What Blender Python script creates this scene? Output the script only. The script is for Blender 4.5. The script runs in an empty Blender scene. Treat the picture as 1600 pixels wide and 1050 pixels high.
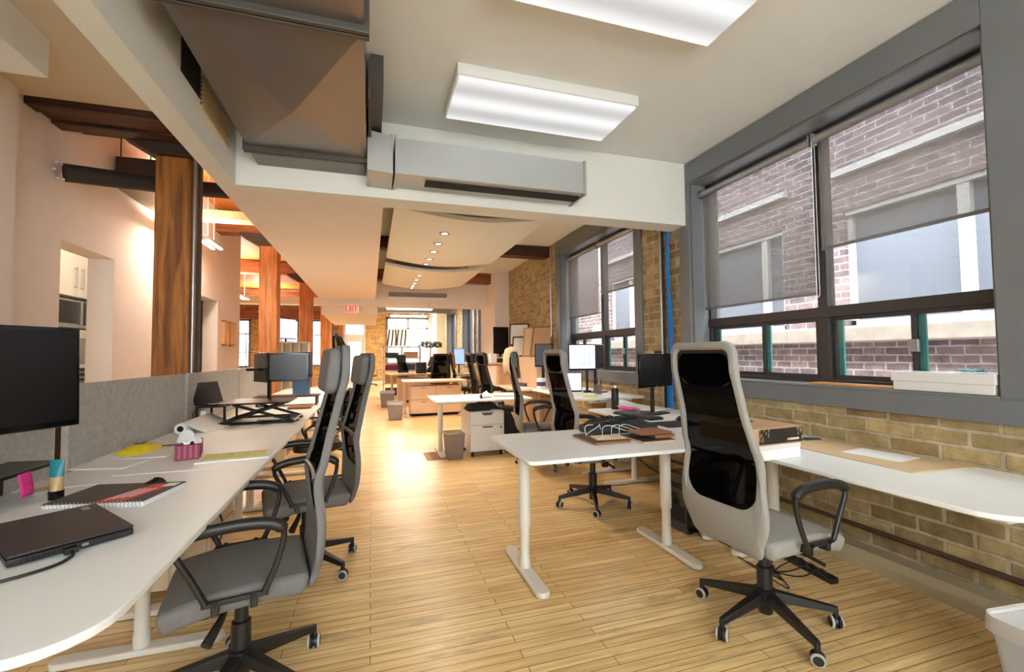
import bpy, bmesh, math, random
from mathutils import Vector, Matrix
random.seed(7)
PI = math.pi
SC = bpy.context.scene
COL = SC.collection
# ------------------------------------------------------------------ camera
cam_d = bpy.data.cameras.new('camera'); cam = bpy.data.objects.new('camera', cam_d); COL.objects.link(cam)
SC.camera = cam
cam_d.sensor_width = 36; cam_d.lens = 15.75; cam_d.clip_start = .02; cam_d.clip_end = 200
YAW, PITCH, ROLL = [math.radians(a) for a in (17.5, 2.35, -0.6)]
fw = Vector((math.sin(YAW)*math.cos(PITCH), math.cos(YAW)*math.cos(PITCH), math.sin(PITCH)))
rt = Vector((math.cos(YAW), -math.sin(YAW), 0)); up = rt.cross(fw)
r2 = rt*math.cos(ROLL)+up*math.sin(ROLL); u2 = -rt*math.sin(ROLL)+up*math.cos(ROLL)
cam.matrix_world = Matrix(((r2.x, u2.x, -fw.x, 0), (r2.y, u2.y, -fw.y, 0), (r2.z, u2.z, -fw.z, 1.37), (0, 0, 0, 1)))
# ------------------------------------------------------------------ world, sun, exposure
W = bpy.data.worlds.new('sky'); SC.world = W; W.use_nodes = True
bg = W.node_tree.nodes['Background']; bg.inputs[0].default_value = (.95, .97, 1.0, 1); bg.inputs[1].default_value = 9.5
sun_d = bpy.data.lights.new('sun', 'SUN'); sun_d.energy = 2.5; sun_d.angle = math.radians(1); sun_d.color = (1, .93, .82)
sun = bpy.data.objects.new('sun', sun_d); COL.objects.link(sun)
sun.rotation_euler = (math.radians(4), math.radians(-28), 0)
vs = SC.view_settings
vs.view_transform = 'Standard'; vs.look = 'None'; vs.exposure = 0.62; vs.gamma = 1; vs.use_curve_mapping = False
LK = 1.0
def area_light(name, loc, sx, sy, power, color, rot=(0, 0, 0)):
    d = bpy.data.lights.new(name, 'AREA'); d.shape = 'RECTANGLE'; d.size = sx; d.size_y = sy; d.energy = power*LK; d.color = color
    o = bpy.data.objects.new(name, d); COL.objects.link(o); o.location = loc; o.rotation_euler = rot
    return o
COOL = (1, .985, .94); WARM = (1, .85, .69)

# ------------------------------------------------------------------ materials
def new_mat(name):
    m = bpy.data.materials.new(name); m.use_nodes = True
    nt = m.node_tree; return m, nt, nt.nodes['Principled BSDF']
def hexc(r, g, b):
    f = lambda c: ((c/255+.055)/1.055)**2.4 if c/255 > .04045 else c/255/12.92
    return (f(r), f(g), f(b), 1)
def plain(name, rgb, rough=.5, metal=0., bump=0., bscale=200., var=0., vscale=6., coat=0., spec=None, emit=None, estr=0.):
    m, nt, p = new_mat(name); c = hexc(*rgb)
    p.inputs['Base Color'].default_value = c; p.inputs['Roughness'].default_value = rough; p.inputs['Metallic'].default_value = metal
    if coat: p.inputs['Coat Weight'].default_value = coat
    if spec is not None: p.inputs['Specular IOR Level'].default_value = spec
    if emit: p.inputs['Emission Color'].default_value = hexc(*emit); p.inputs['Emission Strength'].default_value = estr
    tc = nt.nodes.new('ShaderNodeTexCoord')
    if var:
        n = nt.nodes.new('ShaderNodeTexNoise'); n.inputs['Scale'].default_value = vscale; n.inputs['Detail'].default_value = 5
        nt.links.new(tc.outputs['Object'], n.inputs['Vector'])
        r = nt.nodes.new('ShaderNodeMapRange'); r.inputs[1].default_value = .3; r.inputs[2].default_value = .7
        r.inputs[3].default_value = 1-var; r.inputs[4].default_value = 1+var
        nt.links.new(n.outputs[0], r.inputs[0])
        mx = nt.nodes.new('ShaderNodeVectorMath'); mx.operation = 'SCALE'; mx.inputs[0].default_value = c[:3]
        nt.links.new(r.outputs[0], mx.inputs['Scale']); nt.links.new(mx.outputs[0], p.inputs['Base Color'])
    if bump:
        n2 = nt.nodes.new('ShaderNodeTexNoise'); n2.inputs['Scale'].default_value = bscale
        nt.links.new(tc.outputs['Object'], n2.inputs['Vector'])
        b = nt.nodes.new('ShaderNodeBump'); b.inputs['Strength'].default_value = bump; b.inputs['Distance'].default_value = .004
        nt.links.new(n2.outputs[0], b.inputs['Height']); nt.links.new(b.outputs[0], p.inputs['Normal'])
    return m
def axes_map(nt, a, b, sa=1., sb=1.):
    """vector (world a-axis, world b-axis, 0) from object coordinates"""
    g = nt.nodes.new('ShaderNodeTexCoord'); s = nt.nodes.new('ShaderNodeSeparateXYZ'); c = nt.nodes.new('ShaderNodeCombineXYZ')
    nt.links.new(g.outputs['Object'], s.inputs[0])
    for k, (ax, sc) in enumerate(((a, sa), (b, sb))):
        mm = nt.nodes.new('ShaderNodeMath'); mm.operation = 'MULTIPLY'; mm.inputs[1].default_value = sc
        nt.links.new(s.outputs['XYZ'.index(ax)], mm.inputs[0]); nt.links.new(mm.outputs[0], c.inputs[k])
    return c.outputs[0], g.outputs['Object']
def brick_mat(name, c1, c2, mortar, a, w=.27, h=.092, ms=.012, bump=.8, tint=None, rough=.9):
    m, nt, p = new_mat(name); v, g = axes_map(nt, a, 'Z')
    nd = nt.nodes.new('ShaderNodeTexNoise'); nd.inputs['Scale'].default_value = 9; nt.links.new(v, nd.inputs['Vector'])
    sub = nt.nodes.new('ShaderNodeVectorMath'); sub.operation = 'SUBTRACT'; sub.inputs[1].default_value = (.5, .5, .5); nt.links.new(nd.outputs['Color'], sub.inputs[0])
    scl = nt.nodes.new('ShaderNodeVectorMath'); scl.operation = 'SCALE'; scl.inputs['Scale'].default_value = .018; nt.links.new(sub.outputs[0], scl.inputs[0])
    add = nt.nodes.new('ShaderNodeVectorMath'); nt.links.new(v, add.inputs[0]); nt.links.new(scl.outputs[0], add.inputs[1])
    b = nt.nodes.new('ShaderNodeTexBrick'); nt.links.new(add.outputs[0], b.inputs['Vector'])
    b.inputs['Scale'].default_value = 1; b.inputs['Brick Width'].default_value = w; b.inputs['Row Height'].default_value = h
    b.inputs['Mortar Size'].default_value = ms; b.inputs['Mortar Smooth'].default_value = .25; b.inputs['Bias'].default_value = 0
    b.inputs['Color1'].default_value = hexc(*c1); b.inputs['Color2'].default_value = hexc(*c2); b.inputs['Mortar'].default_value = hexc(*mortar)
    n = nt.nodes.new('ShaderNodeTexNoise'); n.inputs['Scale'].default_value = 7; n.inputs['Detail'].default_value = 8; n.inputs['Roughness'].default_value = .7
    nt.links.new(g, n.inputs['Vector'])
    r = nt.nodes.new('ShaderNodeMapRange'); r.inputs[1].default_value = .3; r.inputs[2].default_value = .7; r.inputs[3].default_value = .6; r.inputs[4].default_value = 1.3
    nt.links.new(n.outputs[0], r.inputs[0])
    sc2 = nt.nodes.new('ShaderNodeVectorMath'); sc2.operation = 'SCALE'; nt.links.new(b.outputs['Color'], sc2.inputs[0]); nt.links.new(r.outputs[0], sc2.inputs['Scale'])
    nt.links.new(sc2.outputs[0], p.inputs['Base Color']); p.inputs['Roughness'].default_value = rough
    h1 = nt.nodes.new('ShaderNodeMath'); h1.operation = 'MULTIPLY_ADD'; h1.inputs[1].default_value = -1.; nt.links.new(b.outputs['Fac'], h1.inputs[0]); nt.links.new(n.outputs[0], h1.inputs[2])
    bp = nt.nodes.new('ShaderNodeBump'); bp.inputs['Strength'].default_value = bump; bp.inputs['Distance'].default_value = .012
    nt.links.new(h1.outputs[0], bp.inputs['Height']); nt.links.new(bp.outputs[0], p.inputs['Normal'])
    return m
def plank_mat(name, c1, c2, gap, a, b_, w, h, rough=.35, grain=.35, gapw=.0018, coat=0., stain=0.):
    """boards running along axis a, laid side by side along axis b_"""
    m, nt, p = new_mat(name); v, g = axes_map(nt, a, b_)
    b = nt.nodes.new('ShaderNodeTexBrick'); nt.links.new(v, b.inputs['Vector']); b.offset = .37; b.offset_frequency = 2
    b.inputs['Scale'].default_value = 1; b.inputs['Brick Width'].default_value = w; b.inputs['Row Height'].default_value = h
    b.inputs['Mortar Size'].default_value = gapw; b.inputs['Mortar Smooth'].default_value = .1
    b.inputs['Color1'].default_value = hexc(*c1); b.inputs['Color2'].default_value = hexc(*c2); b.inputs['Mortar'].default_value = hexc(*gap)
    v2, _ = axes_map(nt, a, b_, 1.5, 28.)
    n = nt.nodes.new('ShaderNodeTexNoise'); n.inputs['Scale'].default_value = 1.6; n.inputs['Detail'].default_value = 7; n.inputs['Roughness'].default_value = .65
    nt.links.new(v2, n.inputs['Vector'])
    r = nt.nodes.new('ShaderNodeMapRange'); r.inputs[1].default_value = .3; r.inputs[2].default_value = .7; r.inputs[3].default_value = 1-grain; r.inputs[4].default_value = 1+grain*.7
    nt.links.new(n.outputs[0], r.inputs[0])
    sc = nt.nodes.new('ShaderNodeVectorMath'); sc.operation = 'SCALE'; nt.links.new(b.outputs['Color'], sc.inputs[0]); nt.links.new(r.outputs[0], sc.inputs['Scale'])
    out = sc.outputs[0]
    if stain:
        v3, _ = axes_map(nt, a, b_, 1.2, 5.)
        n3 = nt.nodes.new('ShaderNodeTexNoise'); n3.inputs['Scale'].default_value = 1.3; n3.inputs['Detail'].default_value = 6; n3.inputs['Roughness'].default_value = .7; nt.links.new(v3, n3.inputs['Vector'])
        r3 = nt.nodes.new('ShaderNodeMapRange'); r3.inputs[1].default_value = .56; r3.inputs[2].default_value = .78; r3.inputs[3].default_value = 0; r3.inputs[4].default_value = stain
        nt.links.new(n3.outputs[0], r3.inputs[0])
        mx = nt.nodes.new('ShaderNodeMix'); mx.data_type = 'RGBA'; mx.inputs['B'].default_value = hexc(92, 58, 30)
        nt.links.new(r3.outputs[0], mx.inputs['Factor']); nt.links.new(out, mx.inputs['A']); out = mx.outputs['Result']
    nt.links.new(out, p.inputs['Base Color']); p.inputs['Roughness'].default_value = rough
    if coat: p.inputs['Coat Weight'].default_value = coat; p.inputs['Coat Roughness'].default_value = .25
    bp = nt.nodes.new('ShaderNodeBump'); bp.inputs['Strength'].default_value = .35; bp.inputs['Distance'].default_value = .003; bp.invert = True
    nt.links.new(b.outputs['Fac'], bp.inputs['Height']); nt.links.new(bp.outputs[0], p.inputs['Normal'])
    return m
def timber_mat(name, c, dark, axis='Z', scale=1.):
    m, nt, p = new_mat(name)
    tc = nt.nodes.new('ShaderNodeTexCoord'); mp = nt.nodes.new('ShaderNodeMapping')
    s = {'X': (.6, 9, 9), 'Y': (9, .6, 9), 'Z': (9, 9, .6)}[axis]; mp.inputs['Scale'].default_value = [k*scale for k in s]
    nt.links.new(tc.outputs['Object'], mp.inputs[0])
    n = nt.nodes.new('ShaderNodeTexNoise'); n.inputs['Scale'].default_value = 2.2; n.inputs['Detail'].default_value = 8; n.inputs['Distortion'].default_value = .8
    nt.links.new(mp.outputs[0], n.inputs['Vector'])
    cr = nt.nodes.new('ShaderNodeValToRGB'); cr.color_ramp.elements[0].position = .33; cr.color_ramp.elements[0].color = hexc(*dark)
    cr.color_ramp.elements[1].position = .62; cr.color_ramp.elements[1].color = hexc(*c); nt.links.new(n.outputs[0], cr.inputs[0])
    nt.links.new(cr.outputs[0], p.inputs['Base Color']); p.inputs['Roughness'].default_value = .6
    bp = nt.nodes.new('ShaderNodeBump'); bp.inputs['Strength'].default_value = .4; bp.inputs['Distance'].default_value = .006
    nt.links.new(n.outputs[0], bp.inputs['Height']); nt.links.new(bp.outputs[0], p.inputs['Normal'])
    return m
def mix_transparent(name, rgb, alpha, kind='glass', rough=.05, trans=(1, 1, 1)):
    m = bpy.data.materials.new(name); m.use_nodes = True; nt = m.node_tree; nt.nodes.clear()
    o = nt.nodes.new('ShaderNodeOutputMaterial'); t = nt.nodes.new('ShaderNodeBsdfTransparent'); t.inputs[0].default_value = (*trans, 1)
    mx = nt.nodes.new('ShaderNodeMixShader'); nt.links.new(t.outputs[0], mx.inputs[1]); nt.links.new(mx.outputs[0], o.inputs[0])
    if kind == 'glass':
        g = nt.nodes.new('ShaderNodeBsdfGlossy'); g.inputs['Roughness'].default_value = rough
        f = nt.nodes.new('ShaderNodeLayerWeight'); pw = nt.nodes.new('ShaderNodeMath'); pw.operation = 'POWER'; pw.inputs[1].default_value = 4
        ad = nt.nodes.new('ShaderNodeMath'); ad.operation = 'MULTIPLY_ADD'; ad.inputs[1].default_value = .6; ad.inputs[2].default_value = .03
        nt.links.new(f.outputs['Facing'], pw.inputs[0]); nt.links.new(pw.outputs[0], ad.inputs[0]); nt.links.new(ad.outputs[0], mx.inputs[0]); nt.links.new(g.outputs[0], mx.inputs[2])
    else:
        d = nt.nodes.new('ShaderNodeBsdfDiffuse'); d.inputs[0].default_value = hexc(*rgb)
        tr = nt.nodes.new('ShaderNodeBsdfTranslucent'); tr.inputs[0].default_value = hexc(*rgb)
        m2 = nt.nodes.new('ShaderNodeMixShader'); m2.inputs[0].default_value = .45 if kind == 'shade' else .15
        nt.links.new(d.outputs[0], m2.inputs[1]); nt.links.new(tr.outputs[0], m2.inputs[2])
        mx.inputs[0].default_value = alpha; nt.links.new(m2.outputs[0], mx.inputs[2])
    return m
def emit_mat(name, rgb, s):
    m, nt, p = new_mat(name); p.inputs['Base Color'].default_value = hexc(*rgb); p.inputs['Emission Color'].default_value = hexc(*rgb); p.inputs['Emission Strength'].default_value = s
    return m
M = {}
M['white_paint'] = plain('white_paint', (224, 223, 214), .7, bump=.05, var=.015)
M['ceiling'] = plain('ceiling_paint', (228, 229, 225), .8, var=.015)
M['peach'] = plain('warm_wall_paint', (230, 217, 206), .8, var=.02)
M['grey_paint'] = plain('grey_trim_paint', (112, 115, 118), .35, var=.04, bump=.08, bscale=60)
M['brick'] = brick_mat('yellow_brick', (190, 168, 120), (148, 126, 84), (186, 172, 142), 'Y')
M['brickx'] = brick_mat('yellow_brick_end', (222, 176, 108), (186, 136, 76), (190, 165, 125), 'X')
M['extbrick'] = brick_mat('pale_outdoor_brick', (142, 122, 126), (104, 92, 102), (172, 166, 168), 'Y', .24, .088, .01, .5)
M['extlight'] = plain('outdoor_white_frame', (196, 198, 200), .5)
M['stone'] = plain('rough_stone_ledge', (158, 150, 144), .9, bump=1., bscale=14, var=.12)
M['floor'] = plank_mat('maple_floor', (240, 210, 152), (220, 182, 122), (112, 78, 42), 'X', 'Y', 1.05, .058, .32, .34, .0019, .25, .85)
M['ceilwood'] = plank_mat('fir_ceiling_boards', (204, 128, 52), (178, 100, 34), (80, 42, 14), 'Y', 'X', 3, .12, .6, .3)
M['timber'] = timber_mat('fir_post', (176, 112, 44), (104, 58, 18), 'Z')
M['timbero'] = timber_mat('orange_fir_post', (196, 126, 66), (148, 84, 38), 'Z')
M['timberx'] = timber_mat('fir_beam', (156, 88, 44), (92, 48, 20), 'X')
M['timberd'] = timber_mat('dark_fir_beam', (92, 48, 24), (40, 20, 10), 'X')
M['bolster'] = plain('dark_bolster_steel', (58, 46, 36), .6)
M['blackduct'] = plain('black_insulated_duct', (46, 40, 36), .7, bump=.6, bscale=30)
M['duct'] = plain('grey_painted_duct', (118, 111, 106), .34, .6, var=.03, vscale=3)
M['ductlight'] = plain('light_grey_duct', (176, 178, 176), .42, .45, var=.03, vscale=3)
M['flange'] = plain('duct_flange', (92, 88, 84), .5, .6)
M['dark'] = plain('dark_void', (16, 15, 14), .8)
M['desk'] = plain('white_desktop', (234, 236, 234), .42, bump=.02, bscale=400)
M['deskleg'] = plain('white_powder_coat', (216, 212, 202), .45)
M['deskwood'] = plain('pale_birch_desktop', (228, 202, 172), .45, var=.04)
M['birch'] = plain('pale_birch_cabinet', (218, 188, 158), .5, var=.05, vscale=3)
M['felt'] = plain('grey_felt', (186, 184, 180), .95, bump=.7, bscale=260, var=.13, vscale=38)
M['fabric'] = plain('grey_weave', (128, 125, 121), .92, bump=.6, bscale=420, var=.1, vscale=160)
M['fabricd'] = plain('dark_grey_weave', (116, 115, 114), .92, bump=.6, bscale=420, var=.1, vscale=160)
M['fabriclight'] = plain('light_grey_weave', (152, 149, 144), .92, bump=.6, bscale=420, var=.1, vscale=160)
M['black'] = plain('black_plastic', (26, 26, 27), .42)
M['blackm'] = plain('black_satin_metal', (22, 22, 23), .35, .4)
M['gloss'] = plain('gloss_black', (14, 14, 16), .12)
M['screen'] = plain('dark_screen', (20, 18, 19), .28)
M['mesh'] = mix_transparent('black_mesh', (8, 8, 8), .965, 'net')
M['ring'] = plain('light_grey_tread', (178, 178, 176), .6)
M['shade'] = mix_transparent('grey_roller_shade', (138, 134, 128), .58, 'shade')
M['glass'] = mix_transparent('window_glass', (255, 255, 255), 0, 'glass', .02, (.97, .985, .98))
M['sash'] = plain('dark_grey_sash', (64, 62, 62), .45, .3)
M['teal'] = plain('teal_edge', (58, 128, 128), .4)
M['alu'] = plain('brushed_aluminium', (170, 172, 174), .35, .8)
M['white_metal'] = plain('white_enamel', (222, 222, 218), .4)
M['paper'] = plain('white_paper', (236, 236, 234), .8)
M['cardboard'] = plain('brown_cardboard', (196, 158, 116), .8, var=.03)
M['corkboard'] = plain('tan_desk_pad', (204, 176, 136), .7)
M['yellow'] = plain('yellow_plastic', (236, 214, 30), .35)
M['notey'] = plain('pale_yellow_note', (222, 214, 130), .8)
M['pink'] = plain('pink_note', (244, 62, 158), .7)
M['magenta'] = plain('magenta_paper', (214, 20, 120), .7)
M['maroon'] = plain('maroon_carton', (132, 32, 62), .5)
M['red'] = plain('red_print', (206, 48, 42), .5)
M['teal2'] = plain('teal_tube_plastic', (40, 128, 146), .3)
M['gold'] = plain('gold_tube_band', (190, 160, 110), .35)
M['blue'] = plain('blue_cable', (30, 122, 196), .5)
M['navy'] = plain('navy_plastic', (26, 36, 64), .4)
M['bluebin'] = plain('blue_plastic', (44, 84, 120), .5)
M['leather'] = plain('tan_leather', (150, 98, 62), .6, var=.06, vscale=20)
M['brownbook'] = plain('dark_brown_cover', (62, 54, 56), .55)
M['cream'] = plain('cream_towel', (228, 206, 174), .95, bump=.6, bscale=200)
M['meshbin'] = mix_transparent('grey_wire_mesh', (150, 140, 132), .55, 'net')
M['clearbin'] = mix_transparent('frosted_bin_plastic', (214, 216, 214), .55, 'net')
M['bag'] = mix_transparent('thin_plastic_bag', (230, 226, 222), .45, 'net')
M['lightpanel'] = emit_mat('prismatic_diffuser', (250, 252, 255), 1.75)
M['lamp'] = emit_mat('warm_lamp', (255, 225, 190), 7)
M['lampcool'] = emit_mat('cool_lamp', (255, 250, 240), 4)
M['exit'] = plain('exit_face', (236, 190, 172), .5, emit=(250, 200, 185), estr=.18)
M['exitred'] = plain('exit_letters', (200, 30, 24), .5, emit=(226, 40, 30), estr=.25)
M['screenlit'] = emit_mat('lit_screen', (200, 205, 232), .85)
M['screenblue'] = emit_mat('lit_blue_screen', (150, 180, 215), .7)
M['artwood'] = plain('pale_wood_frame', (206, 150, 92), .5)
M['purple'] = plain('purple_print', (72, 62, 110), .6)

# ------------------------------------------------------------------ mesh helpers
class B:
    """collects shapes in one bmesh"""
    def __init__(s): s.b = bmesh.new()
    def box(s, x0, x1, y0, y1, z0, z1, T=None):
        vs_ = [s.b.verts.new((x, y, z)) for x in (x0, x1) for y in (y0, y1) for z in (z0, z1)]
        for f in ((0, 1, 3, 2), (4, 6, 7, 5), (0, 4, 5, 1), (2, 3, 7, 6), (0, 2, 6, 4), (1, 5, 7, 3)): s.b.faces.new([vs_[i] for i in f])
        if T is not None:
            for v in vs_: v.co = T @ v.co
        return s
    def cable(s, pts, r, n=6, k=6):
        P = [Vector(p) for p in pts]; P = [P[0]*2-P[1]]+P+[P[-1]*2-P[-2]]; out = []
        for i in range(1, len(P)-2):
            a, b_, c, d = P[i-1:i+3]
            for j in range(k):
                t = j/k; out.append(.5*((2*b_)+(c-a)*t+(2*a-5*b_+4*c-d)*t*t+(3*b_-a-3*c+d)*t**3))
        out.append(P[-2]); return s.tube(out, r, n)
    def hexa(s, lo, hi):
        """lo, hi: four corner points each, same order"""
        a = [s.b.verts.new(p) for p in lo]; c = [s.b.verts.new(p) for p in hi]
        s.b.faces.new(a[::-1]); s.b.faces.new(c)
        for i in range(4): s.b.faces.new((a[i], a[(i+1) % 4], c[(i+1) % 4], c[i]))
        return s
    def prism(s, pts, h0, h1, plane='XY', T=None):
        def P(a, b_, h): return {'XY': (a, b_, h), 'XZ': (a, h, b_), 'YZ': (h, a, b_)}[plane]
        lo = [s.b.verts.new(P(a, b_, h0)) for a, b_ in pts]; hi = [s.b.verts.new(P(a, b_, h1)) for a, b_ in pts]
        s.b.faces.new(lo); s.b.faces.new(hi[::-1])
        n = len(pts)
        for i in range(n): s.b.faces.new((lo[i], hi[i], hi[(i+1) % n], lo[(i+1) % n]))
        if T is not None:
            for v in lo+hi: v.co = T @ v.co
        return s
    def tube(s, pts, r, n=10, caps=True, closed=False, flat=1.):
        pts = [Vector(p) for p in pts]; N = len(pts); rs = r if isinstance(r, (list, tuple)) else [r]*N
        rings = []; up0 = None
        for i, p in enumerate(pts):
            a = pts[(i-1) % N] if (i > 0 or closed) else p; c = pts[(i+1) % N] if (i < N-1 or closed) else p
            t = (c-a).normalized()
            if up0 is None:
                up0 = Vector((0, 0, 1)) if abs(t.z) < .9 else Vector((1, 0, 0))
            u = (up0-t*up0.dot(t)).normalized(); up0 = u; w = t.cross(u)
            rings.append([s.b.verts.new(p+(u*math.cos(2*PI*k/n)*flat+w*math.sin(2*PI*k/n))*rs[i]) for k in range(n)])
        m = N if closed else N-1
        for i in range(m):
            A, C = rings[i], rings[(i+1) % N]
            for k in range(n): s.b.faces.new((A[k], A[(k+1) % n], C[(k+1) % n], C[k]))
        if caps and not closed: s.b.faces.new(rings[0][::-1]); s.b.faces.new(rings[-1])
        return s
    def lathe(s, prof, n=20, T=None, cap=True):
        rings = []
        for r, z in prof:
            rings.append([s.b.verts.new((r*math.cos(2*PI*k/n), r*math.sin(2*PI*k/n), z)) for k in range(n)])
        for A, C in zip(rings, rings[1:]):
            for k in range(n): s.b.faces.new((A[k], A[(k+1) % n], C[(k+1) % n], C[k]))
        if cap: s.b.faces.new(rings[0][::-1]); s.b.faces.new(rings[-1])
        if T is not None:
            for R in rings:
                for v in R: v.co = T @ v.co
        return s
    def grid(s, f, nu, nv, thick=None):
        V = [[s.b.verts.new(f(i/nu, j/nv)) for j in range(nv+1)] for i in range(nu+1)]
        for i in range(nu):
            for j in range(nv): s.b.faces.new((V[i][j], V[i+1][j], V[i+1][j+1], V[i][j+1]))
        return s
def finish(o, bev=0, seg=2, smooth=True, solid=0, sub=0, ang=40):
    if solid:
        m = o.modifiers.new('solid', 'SOLIDIFY'); m.thickness = solid; m.offset = 0
    if bev:
        m = o.modifiers.new('bevel', 'BEVEL'); m.width = bev; m.segments = seg; m.limit_method = 'ANGLE'; m.angle_limit = math.radians(ang)
    if sub:
        m = o.modifiers.new('sub', 'SUBSURF'); m.levels = sub; m.render_levels = sub
    if smooth:
        for p in o.data.polygons: p.use_smooth = True
        try: o.data.set_sharp_from_angle(angle=math.radians(38))
        except Exception: pass
def obj(name, b, mat, parent=None, **kw):
    me = bpy.data.meshes.new(name)
    bmesh.ops.recalc_face_normals(b.b, faces=b.b.faces[:]); b.b.to_mesh(me); b.b.free()
    o = bpy.data.objects.new(name, me); COL.objects.link(o)
    me.materials.append(mat if not isinstance(mat, str) else M[mat])
    if parent: o.parent = parent
    lab = kw.pop('label', None)
    if lab: o['label'] = lab
    finish(o, **kw); return o
def struct(name, b, mat, **kw):
    o = obj(name, b, mat, **kw)
    o['kind'] = 'structure'
    return o
def bx(*a): return B().box(*a)
def thing(name, label, cat, loc=(0, 0, 0), rz=0., group=None):
    o = bpy.data.objects.new(name, None); COL.objects.link(o); o.empty_display_size = .1
    o.location = loc; o.rotation_euler = (0, 0, rz); o['label'] = label; o['category'] = cat
    if group: o['group'] = group
    return o
def tag(o, label, cat, group=None, loc=None, rz=None):
    o['label'] = label; o['category'] = cat
    if group: o['group'] = group
    if loc is not None: o.location = loc
    if rz is not None: o.rotation_euler = (0, 0, rz)
    return o
def copy_tree(root, loc, rz, label, group=None):
    r = root.copy(); COL.objects.link(r); r.location = loc; r.rotation_euler = (0, 0, rz); r['label'] = label
    if group: r['group'] = group
    def rec(a, bpar):
        for ch in list(a.children):
            if ch.name in seen: continue
            c = ch.copy(); COL.objects.link(c); c.parent = bpar; rec(ch, c)
    seen = set(); rec(root, r)
    return r
def rrect(x0, x1, y0, y1, r, n=6, corners=(1, 1, 1, 1)):
    """rounded rectangle, corners: (x0y0, x1y0, x1y1, x0y1)"""
    out = []
    for (cx, cy, a0), on in zip(((x0, y0, PI), (x1, y0, 1.5*PI), (x1, y1, 0), (x0, y1, .5*PI)), corners):
        if not on: out.append((cx, cy)); continue
        ox = cx+(r if cx == x0 else -r); oy = cy+(r if cy == y0 else -r)
        for k in range(n+1):
            a = a0+k/n*PI/2; out.append((ox+r*math.cos(a), oy+r*math.sin(a)))
    return out

# ================================================================== SETTING
ZC = 3.34
struct('floor', bx(-7.2, 3.15, -2.6, 23.1, -.05, 0), 'floor', smooth=False)
# right wall (brick) with real openings
wins = [(1.47, 3.81), (4.83, 7.15), (11.9, 13.3), (14.0, 15.8), (17.2, 19.2)]
ZB, ZT = 1.11, 3.12
def wall_with_openings(x0, x1, ya, yb, z1, openings, zb, zt):
    b = B(); y = ya
    for (a, c) in openings:
        b.box(x0, x1, y, a, 0, z1); b.box(x0, x1, a, c, 0, zb); b.box(x0, x1, a, c, zt, z1); y = c
    b.box(x0, x1, y, yb, 0, z1)
    return b
struct('wall_right', wall_with_openings(3.15, 3.5, -2.6, 23.1, 4.0, wins, ZB, ZT), 'brick', smooth=False)
# left wall of the near and middle bays, with the kitchen opening and a second doorway
b = B()
b.box(-2.72, -2.5, -2.6, 4.72, 0, 4.0); b.box(-2.72, -2.5, 4.72, 5.55, 2.38, 4.0); b.box(-2.72, -2.5, 5.55, 7.95, 0, 4.0)
b.box(-2.72, -2.5, 7.95, 8.8, 2.33, 4.0); b.box(-2.72, -2.5, 8.8, 10.15, 0, 4.0)
struct('wall_left', b, 'peach', smooth=False)
struct('wall_left.001', bx(-2.5, -2.44, -2.6, 4.1, 0, ZC), 'peach', smooth=False)
b = B(); b.box(-2.6, -1.9, -2.9, -2.6, 0, 4.0).box(-.1, .5, -2.9, -2.6, 0, 4.0).box(2.3, 3.15, -2.9, -2.6, 0, 4.0).box(-1.9, 2.3, -2.9, -2.6, 0, .9).box(-1.9, 2.3, -2.9, -2.6, 3.1, 4.0)
struct('wall_back', b, 'white_paint', smooth=False)
for k, (xa, xb) in enumerate(((-1.9, -.1), (.5, 2.3))):  # unseen windows added behind the camera to bring in fill daylight
    b = B().box(xa, xb, -2.8, -2.74, .9, .96).box(xa, xb, -2.8, -2.74, 3.04, 3.1).box(xa, xa+.06, -2.8, -2.74, .9, 3.1).box(xb-.06, xb, -2.8, -2.74, .9, 3.1)
    cs = struct('window_%d' % (9+k), b, 'sash'); obj('window_pane', bx(xa+.06, xb-.06, -2.775, -2.77, .96, 3.04), 'glass', cs, smooth=False)['kind'] = 'structure'
struct('wall_kitchen', B().box(-4.3, -4.2, 3.6, 8, 0, 3.4).box(-4.2, -2.72, 7.9, 8.0, 0, 3.4).box(-4.2, -2.72, 3.6, 3.7, 0, 3.4).box(-4.3, -2.72, 3.6, 10.1, 3.4, 3.5), 'white_paint', smooth=False)
struct('wall_corridor', B().box(-4.3, -4.2, 8, 10.15, 0, 3.4).box(-4.2, -2.72, 10.05, 10.15, 0, 4.0), 'peach', smooth=False)
struct('wall_lounge', B().box(-7.2, -7.1, 10.15, 23.1, 0, 4.0).box(-7.2, -4.2, 10.05, 10.15, 0, 4.0), 'peach', smooth=False)
# end wall with windows and the glass door
eo = [(-6.4, -5.2), (-4.75, -3.2), (-2.95, -1.75), (-1.25, -.25), (.72, 3.05)]
b = B(); x = -7.2
for (a, c), zb, zt in zip(eo, (.9, .9, .9, 0, .95), (3.1, 3.1, 3.1, 3.3, 3.28)):
    b.box(x, a, 23, 23.35, 0, 4.0); b.box(a, c, 23, 23.35, zt, 4.0)
    if zb: b.box(a, c, 23, 23.35, 0, zb)
    x = c
b.box(x, 3.5, 23, 23.35, 0, 4.0)
struct('wall_far', b, 'brickx', smooth=False)
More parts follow.
